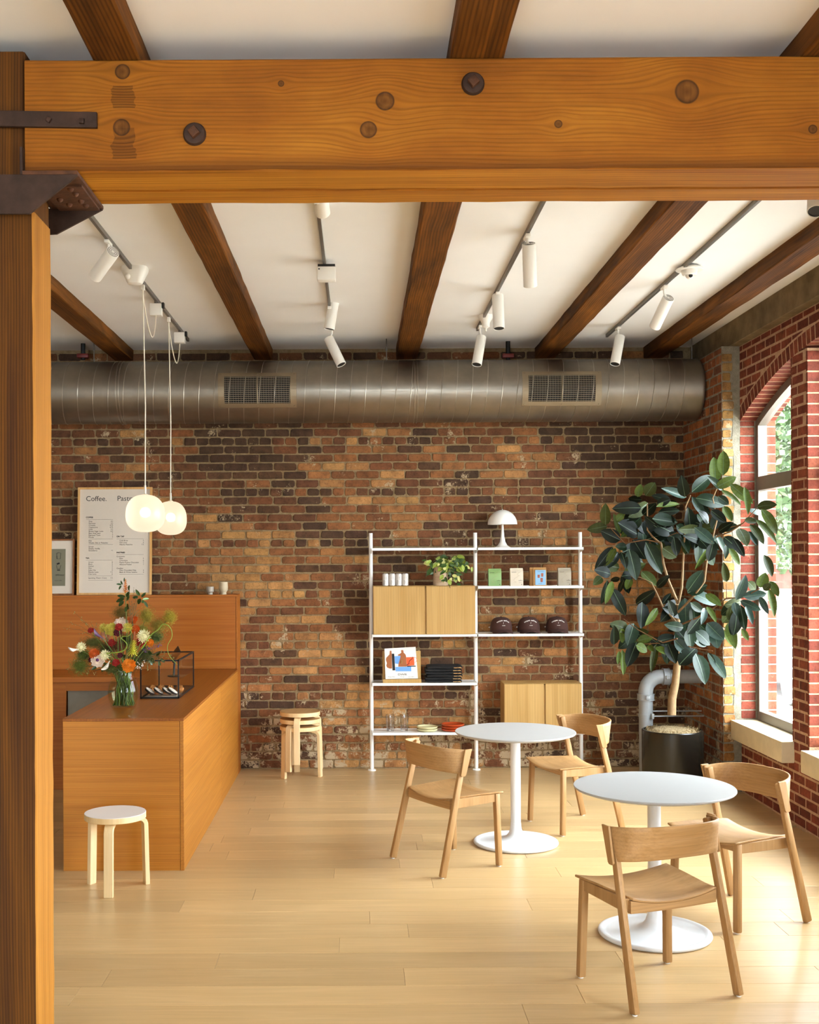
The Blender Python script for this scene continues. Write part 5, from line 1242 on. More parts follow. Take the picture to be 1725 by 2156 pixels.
LV = '''1035 278 1038 110 86 l;980 325 968 155 90 l;985 362 1122 292 72 l;762 432 735 284 84 d;810 396 942 284 92 g;770 432 600 372 62 b;1030 382 925 288 60 g;1085 338 1242 472 76 l;1188 358 1212 548 58 l;1018 382 1157 487 40 l;810 430 897 562 60 b;838 440 1034 492 104 g;998 428 1072 482 60 g;848 556 912 644 52 g;948 528 1054 612 72 d;1040 498 1096 602 60 l;1006 652 1137 640 70 b;828 650 964 762 80 b;800 692 782 514 92 d;478 422 542 332 90 o;420 432 442 344 60 l;452 452 358 444 52 d;448 510 248 516 96 d;458 562 548 478 80 d;553 502 712 484 46 l;558 482 652 450 60 d;568 542 716 530 62 d;526 588 697 612 102 g;516 620 674 692 122 d;190 632 190 484 76 o;202 640 64 666 76 o;288 702 248 558 56 l;297 742 162 678 96 d;268 602 322 548 52 l;298 722 434 618 56 l;424 702 286 622 132 d;478 742 652 698 92 d;342 792 264 790 60 g;388 738 474 872 122 d;478 758 588 974 112 g;358 808 408 1018 106 g;300 828 334 942 62 d;242 790 118 952 72 d;262 800 198 922 52 l;226 988 114 958 82 d;308 1002 384 998 70 d;162 1008 104 1062 62 o;202 1030 160 1192 62 d;238 1038 190 1194 52 l;292 1012 230 1032 42 d;322 1030 288 1114 42 d;372 1010 340 1092 56 l;234 1088 328 1274 86 d;448 968 548 1068 92 o;558 1082 644 998 56 d;408 1202 544 1106 82 d;452 1188 444 1368 106 d;562 1230 478 1352 52 l;600 1202 658 1128 46 d;716 1178 592 1322 102 d;778 1112 884 966 102 g;778 1122 914 1068 82 g;798 1120 972 1204 86 b;760 1158 766 1354 106 b;818 1200 842 1392 82 g;800 1190 884 1252 62 g;908 1130 1018 1212 62 l;918 1220 984 1332 42 l;902 1230 878 1344 52 b;748 1372 618 1350 72 g;788 1378 802 1512 102 g;838 1400 934 1492 102 g;918 1338 1034 1454 112 b;968 1400 994 1514 92 b;868 1350 934 1412 62 g;558 1472 694 1440 82 d;688 1460 794 1562 86 b;638 1488 692 1622 92 d;718 1642 838 1520 112 d;838 1558 902 1768 122 g;928 1558 1048 1728 82 b;928 1550 974 1654 42 b;250 1494 250 1362 72 d;392 1342 348 1492 102 g;232 1372 248 1328 36 d;298 1378 312 1474 62 l;412 1478 348 1644 92 d;308 1530 316 1704 52 l;288 1540 278 1632 32 l;418 1468 528 1440 62 l;408 1498 484 1542 72 l;556 1490 520 1684 52 o;498 1500 534 1542 42 l;558 1508 618 1562 62 l;642 1500 618 1582 42 d;1278 506 1416 488 76 o;1308 520 1416 692 82 l;1268 594 1412 758 62 l;1218 530 1312 560 46 b;1188 600 1274 610 56 o;1228 628 1322 764 72 o;1148 658 1204 778 96 o;1218 678 1278 778 42 b;1038 718 1144 812 82 d;985 708 1042 824 52 b;962 768 930 888 82 d;1000 682 1104 618 62 d;1078 800 1148 914 52 l;1108 728 1184 854 62 d;1060 778 1050 874 42 g;850 738 846 898 72 g;780 700 802 794 46 b;728 700 784 832 62 g;680 718 702 848 82 d;598 798 694 862 92 o;942 788 838 942 42 l;868 738 924 802 82 d;698 638 764 692 72 g;1128 1172 1194 1002 86 b;1178 1150 1338 1128 72 b;1158 1178 1298 1242 62 b;1118 1188 1132 1284 62 b;1132 1248 1110 1418 96 d;1158 1208 1192 1384 62 g;1198 1218 1244 1342 52 b;1102 1208 1074 1312 62 o;1068 1338 1122 1514 72 l;1038 1388 1098 1494 42 l;1168 1378 1214 1460 42 l;1060 1042 1038 908 56 o;1212 1040 1264 1102 62 o;1298 1082 1338 982 92 l;1368 1038 1456 1142 62 l;1358 1088 1402 1284 62 l;1328 848 1384 998 72 o;1298 1150 1358 1268 46 b;1326 1102 1374 1058 52 o;880 600 930 700 80 d;660 560 620 650 90 d;560 650 480 600 80 d;420 560 330 600 90 d;930 620 860 540 80 d;1010 560 960 660 90 d;360 660 440 580 90 g;680 1280 640 1180 70 d;760 1450 700 1380 80 d;860 1480 940 1440 80 g'''
rl = random.Random(8)
for i, s in enumerate(LV.split(';')):
    q = s.split(); x0, y0, x1, y1, w_ = map(float, q[:5]); kx = q[5]
    dj = rl.uniform(-.1, .1); base_ = pw((x0+x1)/2, y0, dj); base_ = W(*PX(x0, y0), pdepth((x0+x1)/2)+dj); tip_ = W(*PX(x1, y1), pdepth((x0+x1)/2)+dj+rl.uniform(-.1, .08))
    nrm = Vector((rl.uniform(-.35, .35), -1, rl.uniform(-.1, .65)))
    if tip_.x > 3.0: tip_.x = 3.0
    put_leaf(LMS[kx][rl.randrange(3)], rp_, base_, tip_+(tip_-base_)*.06, w_*1.12/3.416*base_.y/FPX, nrm)

for i in range(70):                      # leaves deeper in the crown
    cx_, cy_, sx_, sy_ = rl.choice(((430, 640, 170, 130), (850, 560, 170, 130), (900, 700, 160, 90), (300, 900, 110, 130), (760, 1330, 120, 150), (1130, 1200, 90, 110), (620, 700, 130, 110), (400, 1400, 100, 110)))
    x0 = rl.gauss(cx_, sx_*.6); y0 = rl.gauss(cy_, sy_*.6); an = rl.uniform(-2.2, 2.2); L_ = rl.uniform(110, 190); dj = rl.uniform(.05, .22)
    base_ = W(*PX(x0, y0), min(9.6, pdepth(x0)+dj)); tip_ = W(*PX(x0+L_*math.sin(an), y0+L_*math.cos(an)), min(9.6, pdepth(x0)+dj+rl.uniform(-.1, .1)))
    if max(base_.x, tip_.x) > 2.85: continue
    put_leaf(LMS[rl.choice('ddgdo')][rl.randrange(3)], rp_, base_, tip_, rl.uniform(75, 105)/3.416*base_.y/FPX, Vector((rl.uniform(-.6, .6), -1, rl.uniform(-.3, .6))))

# trailing pothos on the cabinet
Y = 10.09; c = W(928, 1233, Y); pp = thing('ribbed_pot', 'pale ribbed ceramic pot on the left cabinet', 'pot', (c.x, Y, ZCT)); k = Y/FPX
prof = [(.0001,0)]
for i in range(34): z = 42*k*i/33; prof.append((16.2*k*(1-.10*(z/(42*k))) + (.0009 if i % 2 else -.0009)*(1 if i < 24 else 0), z))
prof += [(12.5*k, 42*k), (12.5*k, 36*k), (.0001, 36*k)]
m_ = MB(); m_.lathe(prof, (c.x, Y, ZCT), 36); obj('pot_body', m_, plain('pale_stoneware', '#cdb091', .7, var=.04), pp)
po = thing('trailing_plant', 'variegated green and yellow trailing plant in the ribbed pot', 'plant', (c.x, Y, ZCT+36*k)); rq = random.Random(6)
PMt = [leafmat('pothos_green', '#34501a', '#526d2a', .4), leafmat('pothos_lime', '#93a33c', '#8d9a45', .4), leafmat('pothos_cream', '#c9c777', '#b9b96a', .45)]
PML = [leaf_mesh('pothos_leaf%d' % i, m__, .3, .2, nseg=6) for i, m__ in enumerate(PMt)]
for i in range(150):
    if i < 84:
        px = rq.gauss(944, 16); py = 1182 + abs(rq.gauss(0, 1))*19; dpt = rq.uniform(9.96, 10.1)
        if py > 1230 or (px < 928 and py > 1195): px = rq.uniform(932, 968); py = rq.uniform(1172, 1226)
    elif i < 100: px = rq.uniform(898, 930); py = rq.uniform(1178, 1205) ; dpt = rq.uniform(10.0, 10.14)
    else: px = rq.uniform(930, 976); py = rq.uniform(1168, 1190); dpt = rq.uniform(10.04, 10.16)
    b_ = W(px, py, dpt); ln = rq.uniform(11, 18)*k; an = rq.uniform(-1.1, 1.1) + (.9 if px > 944 else -.9)*.5
    t_ = b_ + Vector((math.sin(an), rq.uniform(-.4, .1), -math.cos(an)*rq.choice((1, 1, .4))))*ln
    if t_.z < ZCT+.004 and t_.y > YCF-.01: t_.z = ZCT+.006
    put_leaf(PML[rq.choice((0,0,0,1,1,2))], po, b_, t_, ln*rq.uniform(.45, .62), Vector((rq.uniform(-.6,.6), -1, rq.uniform(-.2,.8))))
for pts in ([(930,1190),(915,1180),(900,1195),(897,1215)], [(940,1190),(960,1180),(978,1200),(972,1225)], [(936,1190),(945,1172),(965,1176)], [(945,1192),(940,1215),(948,1238)], [(928,1192),(916,1188),(908,1204)]):
    m_ = MB(); m_.tube([W(x, y, 9.955 if y > 1233 else 10.03) for x, y in pts], .0022, 5); obj('vine', m_, PMt[0], po)

# ------------------------------------------------------------------ grey drain pipe
m_pipe = plain('grey_pipe_paint', '#9a9c9b', .4, .1, var=.05)
YQ = 9.76; xq = W(1360.5, 1540, YQ).x; zq = W(1420, 1424.5, YQ).z; rq_ = .059
gp = thing('drain_pipe', 'pale grey pipe rising behind the planter and bending into the wall', 'pipe', (xq, YQ, 0))
m_ = MB(); m_.tube([(xq, YQ, 0), (xq, YQ, zq-.16)], rq_, 28); obj('pipe_riser', m_, m_pipe, gp)
m_ = MB(); m_.tube([(xq, YQ, zq-.16)] + [(xq+.13-.13*math.cos(a), YQ, zq-.13+.13*math.sin(a)) for a in [R(10*i) for i in range(10)]] + [(xq+.17, YQ, zq)], rq_*1.04, 28); obj('pipe_elbow', m_, m_pipe, gp)
m_ = MB(); m_.tube([(xq+.16, YQ, zq), (XRET+.04, YQ, zq)], rq_, 28); obj('pipe_run', m_, m_pipe, gp)
def collar(p, q, r_):
    m_ = MB(); p, q = Vector(p), Vector(q); m_.tube([p, p+(q-p)*.1, p+(q-p)*.12, p+(q-p)*.88, p+(q-p)*.9, q], [r_*1.06, r_*1.06, r_, r_, r_*1.06, r_*1.06], 28); o = obj('pipe_coupling', m_, m_pipe, gp)
    ctr = (p+q)/2; d = (q-p).normalized(); m_ = MB(); m_.beam(ctr+Vector((0,-r_*1.0,0))-d*.018, ctr+Vector((0,-r_*1.0,0))+d*.018, .035, .03); obj('coupling_bolt', m_, m_pipe, o, bevel=.004)
collar((xq, YQ, zq-.2), (xq, YQ, zq-.145), .071); collar((xq+.145, YQ, zq), (xq+.2, YQ, zq), .071)
zc_ = W(1365, 1506, YQ).z
m_ = MB(); m_.tube([(xq, YQ, zc_-.012), (xq, YQ, zc_+.012)], .064, 24); o = obj('pipe_strap', m_, m_pipe, gp)
m_ = MB(); m_.box((xq+.03, YQ-.085, zc_-.022), (xq+.05, YQ-.05, zc_+.022)); obj('strap_lug', m_, m_pipe, o, bevel=.003)
for dz, dy in ((0, 0), (.035, .06)):
    m_ = MB(); m_.tube([(xq+.04, YQ-.06+dy, zc_+dz), (XRET+.03, YQ-.06+dy, zc_+dz)], .006, 8); obj('stay_rod', m_, m_pipe, gp)
# ------------------------------------------------------------------ vase and flowers (coordinates of a 5.948x enlargement from pixel 130, 1210)
VB = ONZ(260, 1489, ZK); YV_ = VB.y; k = YV_/FPX
m_vglass = glass('vase_glass', (.97,.98,.95), .8); m_water = glass('vase_water', (.90,.93,.80), .2)
vz = thing('glass_vase', 'clear rounded glass vase of stems on the counter', 'vase', (VB.x, YV_, ZK))
vp = [(.0001,.0),(23,.0),(26,2),(31,18),(32.8,32),(31,46),(26,58),(22.5,68),(22,80),(23,82)]
m_ = MB(); m_.shell([(max(r_*k, .0002), z*k) for r_, z in vp], (VB.x, YV_, ZK+.001), 40); obj('vase_body', m_, m_vglass, vz, ang=80)
m_ = MB(); wp = [(.0001,2.5),(22,2.5),(29.5,18),(31.3,32),(29.5,46),(25.5,55),(.0001,55)]; m_.lathe([(r_*k, z*k) for r_, z in wp], (VB.x, YV_, ZK), 36); obj('water', m_, m_water, vz, ang=80)
rf_ = random.Random(12)
FP = lambda x, y, dy=0: W(130 + x/5.948, 1210 + y/5.948, YV_ + dy)
sc = YV_/FPX/5.948
m_stem = plain('flower_stem', '#5c7028', .55, var=.25, scale=30); m_dstem = plain('dark_stem', '#3c4a1c', .6, var=.2)
def stem_path(p):
    th = rf_.uniform(0, 6.28); rb = rf_.uniform(.2, .9); b = Vector((VB.x + 22*k*rb*math.cos(th), YV_ + 20*k*rb*math.sin(th), ZK+.012))
    dx = max(-1, min(1, (p.x-VB.x)/.25)); nk = Vector((VB.x + 12*k*dx + rf_.uniform(-9, 9)*k, YV_ + rf_.uniform(-13, 13)*k, ZK + 72*k))
    b.x = VB.x - 4*k*dx + rf_.uniform(-20, 20)*k
    mid = nk.lerp(p, .45) + Vector((0, 0, .02))
    bul = b.lerp(nk, .5); bul.x = VB.x + (bul.x-VB.x)*1.55; return [b, bul, nk, mid, p]
def stem(e, p, r_=.003, mat=None):
    m_ = MB(); m_.tube(stem_path(p), [max(r_, .0038), max(r_, .0036), r_, r_, r_*.8], 6); obj('stem', m_, mat or m_stem, e)
def petals_ball(p, r_, n, pw_, pl, face=Vector((0,-1,.35)), flat=.6, rnd=rf_):
    m_ = MB(); f = face.normalized(); a = f.cross(Vector((0,0,1))).normalized(); b = a.cross(f)
    for i in range(n):
        t_ = i/n; th = i*2.39996; ph = math.acos(1-t_*1.15); d = (f*math.cos(ph)*flat + (a*math.cos(th)+b*math.sin(th))*math.sin(ph)); q = p + d*r_*(.45+.3*t_)
        d2 = d.normalized(); s_ = d2.cross(f + Vector((.01,.02,.03))).normalized(); w = r_*pw_*(.7+.5*t_); l = r_*pl*(.6+.4*t_); up = d2.cross(s_)
        tip = q + (d2*.85 + f*.25).normalized()*l
        m_.add([q - s_*w*.35, q + s_*w*.35, (q+tip)/2 + s_*w*.6 + up*w*.15, tip + s_*w*.12, tip - s_*w*.12, (q+tip)/2 - s_*w*.6 + up*w*.15], [(0,1,2,5),(5,2,3,4)])
    m_.sphere(p, r_*.55, 10, 6); return m_
def flower(x, y, r, kind, mat, label, dy=0, grp=None, centre=None):
    p = FP(x, y, dy); r_ = r*sc; e = thing(kind, label, 'flower', p, group=grp or 'cut flowers in the vase')
    stem(e, p)
    if kind == 'strawflower': m_ = petals_ball(p, r_, 40, .42, .5, flat=.9)
    elif kind == 'pincushion_flower': m_ = petals_ball(p, r_, 60, .16, .75, flat=.7)
    elif kind == 'marigold': m_ = petals_ball(p, r_, 80, .3, .42, flat=.85)
    else: m_ = petals_ball(p, r_, 44, .5, .62, flat=.65)
    obj('bloom', m_, mat, e, smooth=False, fixn=False)
    if centre:
        m_ = MB(); m_.sphere(p + Vector((0, -r_*.5, r_*.2)), r_*.28, 10, 6); obj('bloom_centre', m_, centre, e)
mo = plain('marigold_orange', '#e2841a', .6, var=.25, scale=60); mr = plain('strawflower_red', '#9c1f18', .5, var=.25, scale=60); mcr = plain('cream_petal', '#e6dfae', .6, var=.08); myg = plain('yellow_green_petal', '#b9a83e', .6, var=.2, scale=60); mwh = plain('blush_petal', '#e9d3bd', .6, var=.08); mor = plain('zinnia_orange', '#c95a17', .55, var=.2, scale=60); mdk = plain('burgundy_petal', '#5a1420', .5, var=.25, scale=40); mpu = plain('purple_petal', '#5c2a5e', .6, var=.3, scale=40)
flower(842, 1138, 84, 'marigold', mo, 'large orange marigold low at the front of the bouquet', -.09)
flower(408, 992, 64, 'marigold', mor, 'burnt orange marigold at the left of the bouquet', -.05)
flower(922, 684, 56, 'marigold', mor, 'orange marigold high in the middle of the bouquet', .02)
flower(1108, 852, 46, 'marigold', mo, 'small orange marigold right of the torch lily', .0)
flower(1030, 772, 68, 'pincushion_flower', mcr, 'cream pincushion flower at the upper right', -.03)
flower(546, 1006, 52, 'pincushion_flower', mcr, 'cream pincushion flower at the lower front', -.1)
flower(246, 906, 50, 'pincushion_flower', mcr, 'cream pincushion flower at the far left beside the calla', -.03)
flower(524, 668, 48, 'pincushion_flower', myg, 'mustard button flower at the upper left', -.02)
flower(626, 688, 72, 'dahlia', myg, 'yellow green dahlia in the upper left of the bouquet', -.05)
flower(826, 664, 52, 'pincushion_flower', myg, 'lime button flower beside the blush dahlia', -.05)
flower(744, 630, 80, 'dahlia', mwh, 'blush white dahlia at the top of the bouquet', .02)
flower(455, 1080, 72, 'dahlia', mwh, 'pale blush flower at the lower left front', -.06, centre=mpu)
flower(545, 770, 60, 'dahlia', plain('peach_petal', '#d79a72', .6, var=.1), 'peach flower behind the dark calla', .04)
flower(716, 655, 44, 'strawflower', mr, 'red strawflower in front of the blush dahlia', -.09)
flower(704, 722, 50, 'strawflower', mdk, 'dark red strawflower below the blush dahlia', -.07)
flower(630, 852, 46, 'strawflower', mr, 'red strawflower in the middle of the bouquet', -.04)
flower(680, 1102, 44, 'strawflower', mr, 'bright red strawflower low at the front', -.11)
flower(990, 842, 56, 'strawflower', mr, 'crimson strawflower right of the torch lily', -.01)
flower(732, 1012, 34, 'strawflower', mdk, 'small dark red strawflower in the centre', -.08)
flower(890, 562, 50, 'dahlia', mor, 'flat orange zinnia high above the bouquet', .02)
flower(380, 1060, 44, 'strawflower', mdk, 'burgundy flower under the burnt orange marigold', .0)
flower(365, 698, 36, 'strawflower', mr, 'small red flower at the upper left edge', .03)
# torch lily
p0, p1 = FP(880, 1000, -.12), FP(912, 715, -.08); e = thing('torch_lily', 'yellow and orange torch lily in the centre front', 'flower', p0, group='cut flowers in the vase'); stem(e, p0, .004)
m_ = MB(); m2_ = MB(); ax = (p1-p0)
for i in range(150):
    t_ = i/150; th = i*2.4; c_ = p0 + ax*(.12+.88*t_); rr_ = sc*(62*(1-t_)**.8+14); out = Vector((math.cos(th), math.sin(th), -.75+.6*t_)); tip = c_ + out*rr_; s_ = Vector((-math.sin(th), math.cos(th), 0))*sc*7
    (m_ if t_ < .62 else m2_).add([c_-s_, c_+s_, tip+s_*.6, tip-s_*.6], [(0,1,2,3)])
obj('lower_florets', m_, plain('torch_yellow', '#c9c43a', .55, var=.12), e, smooth=False, fixn=False); m2_.tube([p0, p1], sc*10, 6); obj('upper_florets', m2_, plain('torch_orange', '#a8592a', .55, var=.2), e, smooth=False, fixn=False)
# snapdragon spike at the top
p0, p1 = FP(800, 235, .02), FP(798, 62, .02); e = thing('snapdragon', 'orange snapdragon spike at the very top, against the menu', 'flower', p0, group='cut flowers in the vase'); stem(e, p0)
m_ = MB()
for i in range(46):
    t_ = i/46; th = i*2.4; c_ = p0.lerp(p1, t_); rr_ = sc*(34*(1-t_)+10); o_ = Vector((math.cos(th), math.sin(th), .5)); tip = c_+o_*rr_; s_ = Vector((-math.sin(th), math.cos(th), .2))*sc*11
    m_.add([c_-s_*.5, c_+s_*.5, tip+s_, tip-s_], [(0,1,2,3)])
obj('florets', m_, mo, e, smooth=False, fixn=False)
# calla lilies
def calla(x0, y0, x1, y1, w, mat, label, dy=-.04):
    p0, p1 = FP(x0, y0, dy), FP(x1, y1, dy-.03); e = thing('calla_lily', label, 'flower', p0, group='cut flowers in the vase'); stem(e, p0, .0032)
    ax = (p1-p0); d = ax.normalized(); a = d.cross(Vector((0,-1,0))).normalized(); b = a.cross(d); m_ = MB()
    def f(u, v):
        th = 2*math.pi*u*1.12; r_ = w*sc*(.12+.88*v**1.4)*(1+.35*math.cos(th)*v); return p0 + ax*(v*(1+.28*v*math.cos(th)) *.85) + (a*math.cos(th)+b*math.sin(th))*r_*.6
    m_.grid(f, 20, 8); obj('spathe', m_, mat, e, ang=80, fixn=False)
    m_ = MB(); m_.tube([p0+ax*.2, p0+ax*.75], sc*9, 6); obj('spadix', m_, myg, e)
mca = plain('calla_white', '#e3d9c6', .5, var=.06); mcp = plain('calla_purple', '#5c3a58', .5, var=.3, scale=20)
calla(215, 935, 95, 950, 55, mca, 'white calla lily reaching out at the far left'); calla(520, 800, 385, 715, 62, mcp, 'plum and cream calla lily at the upper left', -.07); calla(600, 1080, 540, 1195, 58, mca, 'white calla lily drooping at the lower front', -.08)
# soft feathery plumes
def plume(x, y, rx, ry, h, label, dy=.05, n=4200):
    p = FP(x, y, dy); e = thing('feathery_plume', label, 'foliage', p, group='feathery plumes in the vase'); stem(e, p, .002, m_dstem)
    m_ = MB()
    for i in range(n):
        d = Vector((rf_.gauss(0,1), rf_.gauss(0,1), rf_.gauss(0,1))).normalized(); rad = min(1.35, abs(rf_.gauss(0, .58))); q = p + Vector((d.x*rx, d.y*(rx+ry)*.35, d.z*ry))*sc*rad
        l = Vector((rf_.gauss(0,1), rf_.gauss(0,1), rf_.gauss(0,1))).normalized()*sc*rf_.uniform(16, 34); s_ = l.cross(Vector((.2,-1,.1))).normalized()*sc*1.5
        m_.add([q-s_, q+s_, q+l], [(0,1,2)])
    o = obj('plume_hairs', m_, plain('plume_'+h[1:]+label[:3], h, .8, var=.3, scale=30), e, smooth=False, fixn=False); o['kind'] = 'stuff'
plume(745, 480, 115, 95, '#6b5415', 'olive brown plume at the upper left, behind the leaves'); plume(1060, 520, 95, 115, '#8a7a1a', 'golden green plume upright beside the leafy top', .06); plume(1355, 530, 75, 85, '#9a861c', 'golden plume at the upper right tip', .08); plume(1215, 640, 130, 110, '#84701a', 'golden green plume stretching right', .08)
plume(1010, 690, 70, 60, '#7d7420', 'small green plume behind the cream flower', .05); plume(400, 850, 150, 75, '#55551a', 'dark green plume across the left', .03); plume(690, 895, 110, 80, '#5a3510', 'rust brown plume in the middle', -.02); plume(230, 1140, 130, 110, '#5f6a1e', 'bright green plume drooping at the lower left', .0)
plume(270, 1010, 80, 60, '#4f5c1c', 'green plume between the calla and marigold', .02); plume(1180, 780, 110, 80, '#4d5a1c', 'dark green plume behind the looping stem', .07); plume(1050, 1010, 130, 100, '#4a4a18', 'dark olive plume at the lower right', .04); plume(640, 1180, 120, 60, '#4f5418', 'olive plume just above the vase neck', -.03); plume(560, 930, 120, 90, '#3a4416', 'dark green plume behind the red strawflowers', .05); plume(800, 830, 120, 110, '#343c14', 'dark green plume behind the torch lily', .06); plume(900, 1100, 120, 90, '#3f4416', 'shadowed olive plume over the vase rim', .03)
# leafy sprigs
LFm = leafmat('sprig_leaf', '#33481c', '#4a5f28', .4); LFM = leaf_mesh('sprig_leaf', LFm, .25, .2, nseg=6); LF2 = leaf_mesh('pale_sprig_leaf', leafmat('sprig_leaf_pale', '#6f8a52', '#5f7545', .45), .25, .2, nseg=6)
def sprig(pts, leaves, label, dy=.0):
    q = [FP(x, y, dy) for x, y in pts]; e = thing('leafy_sprig', label, 'foliage', q[0], group='leafy sprigs in the vase'); stem(e, q[0], .0022, m_dstem)
    m_ = MB(); m_.tube(q, .0018, 5); obj('twig', m_, m_dstem, e)
    for x0, y0, x1, y1, w in leaves: put_leaf(LF2 if w < 0 else LFM, e, FP(x0, y0, dy), FP(x1, y1, dy+rf_.uniform(-.04, .04)), abs(w)*sc, Vector((rf_.uniform(-.5,.5), -1, rf_.uniform(0,.6))))
sprig([(860,560),(850,400),(840,300),(850,150)], [(760,125,740,72,26),(750,125,682,118,30),(745,135,715,190,28),(782,90,785,35,18),(850,130,840,200,34),(850,210,810,280,46),(800,280,695,262,46),(790,300,680,340,54),(780,330,712,395,56),(830,360,835,440,44),(815,400,800,470,50),(850,260,815,330,44)], 'dark leafy sprig rising beside the orange snapdragon', .0)
sprig([(900,560),(930,400),(950,290)], [(975,265,925,182,46),(960,280,885,290,46),(1000,285,1055,222,42),(990,300,955,370,60),(1010,310,1095,300,-34),(1030,330,1078,412,40),(1000,320,1030,352,44)], 'dark leafy sprig of broad leaves at the top right', .02)
sprig([(1000,1000),(1150,1000),(1300,1080)], [(1150,780,1225,830,60),(1130,1000,1080,960,50),(1120,1040,1160,1110,50),(1180,1020,1240,980,46),(1090,1080,1140,1130,46),(1240,1050,1290,1100,40),(1210,1080,1240,1140,36),(1050,900,1010,960,40)], 'low leafy sprig spilling right towards the pastry case', .0)
sprig([(600,1200),(480,1180),(420,1200)], [(560,1110,500,1220,44),(450,1150,370,1190,40),(800,1000,765,1050,40),(430,1100,365,1140,40),(700,1180,770,1240,30)], 'low leafy sprig at the left of the vase rim', -.05)
# looping green stems
def loop(pts, label, dy):
    q = [FP(x, y, dy) for x, y in pts]; fine = []
    for i in range(len(q)-1):
        a_, b_, c_, d_ = q[max(i-1,0)], q[i], q[i+1], q[min(i+2,len(q)-1)]
        for s in range(5):
            t_ = s/5; fine.append(.5*((2*b_) + (c_-a_)*t_ + (2*a_-5*b_+4*c_-d_)*t_*t_ + (3*b_-a_-3*c_+d_)*t_**3))
    fine.append(q[-1]); e = thing('curly_stem', label, 'foliage', q[0], group='looping stems in the vase'); stem(e, q[0], .0028)
    n_ = len(fine); m_ = MB(); m_.tube(fine, [.0036*(1-.6*i/n_) for i in range(n_)], 7); obj('loop', m_, m_loop, e)
m_loop = plain('garlic_scape', '#7d962f', .4, var=.15, scale=20)
loop([(1000,930),(1080,810),(1130,742),(1205,690),(1262,622),(1325,632),(1372,690),(1380,780),(1332,870),(1325,945),(1362,1035),(1450,1130)], 'long green stem looping high on the right', -.06)
loop([(560,985),(720,970),(795,935),(818,880),(790,835),(748,800),(770,772),(830,770),(872,725),(850,682),(795,676),(755,720)], 'green stem curling in the middle of the bouquet', -.13)
# airy sprays
def spray(x0, y0, ends, h, label, dots, dy=0):
    p0 = FP(x0, y0, dy); e = thing('airy_spray', label, 'foliage', p0, group='airy sprays in the vase'); stem(e, p0, .0016, m_dstem); m_ = MB(); m2_ = MB()
    for x, y in ends:
        p1 = FP(x, y, dy+rf_.uniform(-.06, .06)); md = (p0+p1)/2 + Vector((0,0,.018)); m_.tube([p0, md, p1], .0007, 4)
        for j in range(dots):
            c_ = (md.lerp(p1, rf_.random())) + Vector((rf_.gauss(0,.006), rf_.gauss(0,.006), rf_.gauss(0,.006))); m2_.sphere(c_, rf_.uniform(.0014, .0028), 5, 4, rf_.choice((1, 1.8)))
    obj('spray_twigs', m_, m_dstem, e); o = obj('spray_seeds', m2_, plain('seed_'+h[1:]+label[:4], h, .7, var=.3), e); o['kind'] = 'stuff'
spray(420, 780, [(20,665),(100,600),(150,465),(230,560),(300,590),(440,600),(200,740),(360,600)], '#8a8348', 'thin wild oat spray at the far left', 5, .04)
spray(880, 640, [(860,440),(900,180),(930,300),(870,330),(950,440),(910,350),(980,470)], '#7a5a26', 'berry spray between the leafy sprigs', 16, .0)
spray(1080, 1080, [(1250,850),(1300,960),(1380,1010),(1200,1130),(1080,1200),(1120,1180),(1280,1080),(1420,1040)], '#6a6226', 'fine brown berry spray at the lower right', 14, -.03)
spray(980, 1120, [(930,1180),(1010,1130),(1060,1100),(990,1180),(960,1160)], '#e0d3c4', 'tiny white blossom spray at the vase rim', 7, -.07)
spray(1060, 980, [(1020,950),(1120,930),(1240,880),(1270,900),(1060,960)], '#5c2a66', 'purple statice spray at the right', 12, -.03)
spray(350, 1150, [(50,1185),(130,1070),(180,1060),(300,1030),(330,1240),(420,1260)], '#8f8f58', 'pale seed spray at the lower left', 6, .0)

# ------------------------------------------------------------------ pastry case
e0 = ONZ(377, 1471, ZK); e1 = ONZ(408, 1446, ZK); px1 = e0.x; y0, y1 = e0.y, e1.y; x0 = W(295, 1440, y0).x; z1 = W(377, 1389, y0).z
pc = thing('pastry_case', 'black framed glass pastry case on the counter behind the flowers', 'display case', (x0, y0, ZK))
B = .0085; 
for nm, a, b in [('frame_post', (x, y, ZK+.001), (x+B*s, y+B*t_, z1)) for x, s in ((x0, 1), (px1, -1)) for y, t_ in ((y0, 1), (y1, -1))] + \
        [('frame_rail', (x0, y, z), (px1, y+B*t_, z+B*1.3*u)) for y, t_ in ((y0, 1), (y1, -1)) for z, u in ((ZK+.001, 1), (z1, -1))] + [('frame_rail', (x, y0, z), (x+B*s, y1, z+B*1.3*u)) for x, s in ((x0, 1), (px1, -1)) for z, u in ((ZK+.001, 1), (z1, -1))]:
    m_ = MB(); m_.box(tuple(map(min, a, b)), tuple(map(max, a, b))); obj(nm, m_, m_black, pc, smooth=False)
m_cglass = glass('case_glass', (.95,.95,.94), .6)
for a, b in (((x0+B, y0+.003, ZK+.012), (px1-B, y0+.005, z1-.011)), ((x0+.003, y0+B, ZK+.012), (x0+.005, y1-B, z1-.011)), ((px1-.005, y0+B, ZK+.012), (px1-.003, y1-B, z1-.011)), ((x0+B, y0+B, z1-.005), (px1-B, y1-B, z1-.003))):
    m_ = MB(); m_.box(a, b); obj('glass_pane', m_, m_cglass, pc, smooth=False)
m_ = MB(); m_.box((x0+B, y0+B, ZK+.002), (px1-B, y1-B, ZK+.006)); obj('case_floor', m_, m_black, pc, smooth=False)
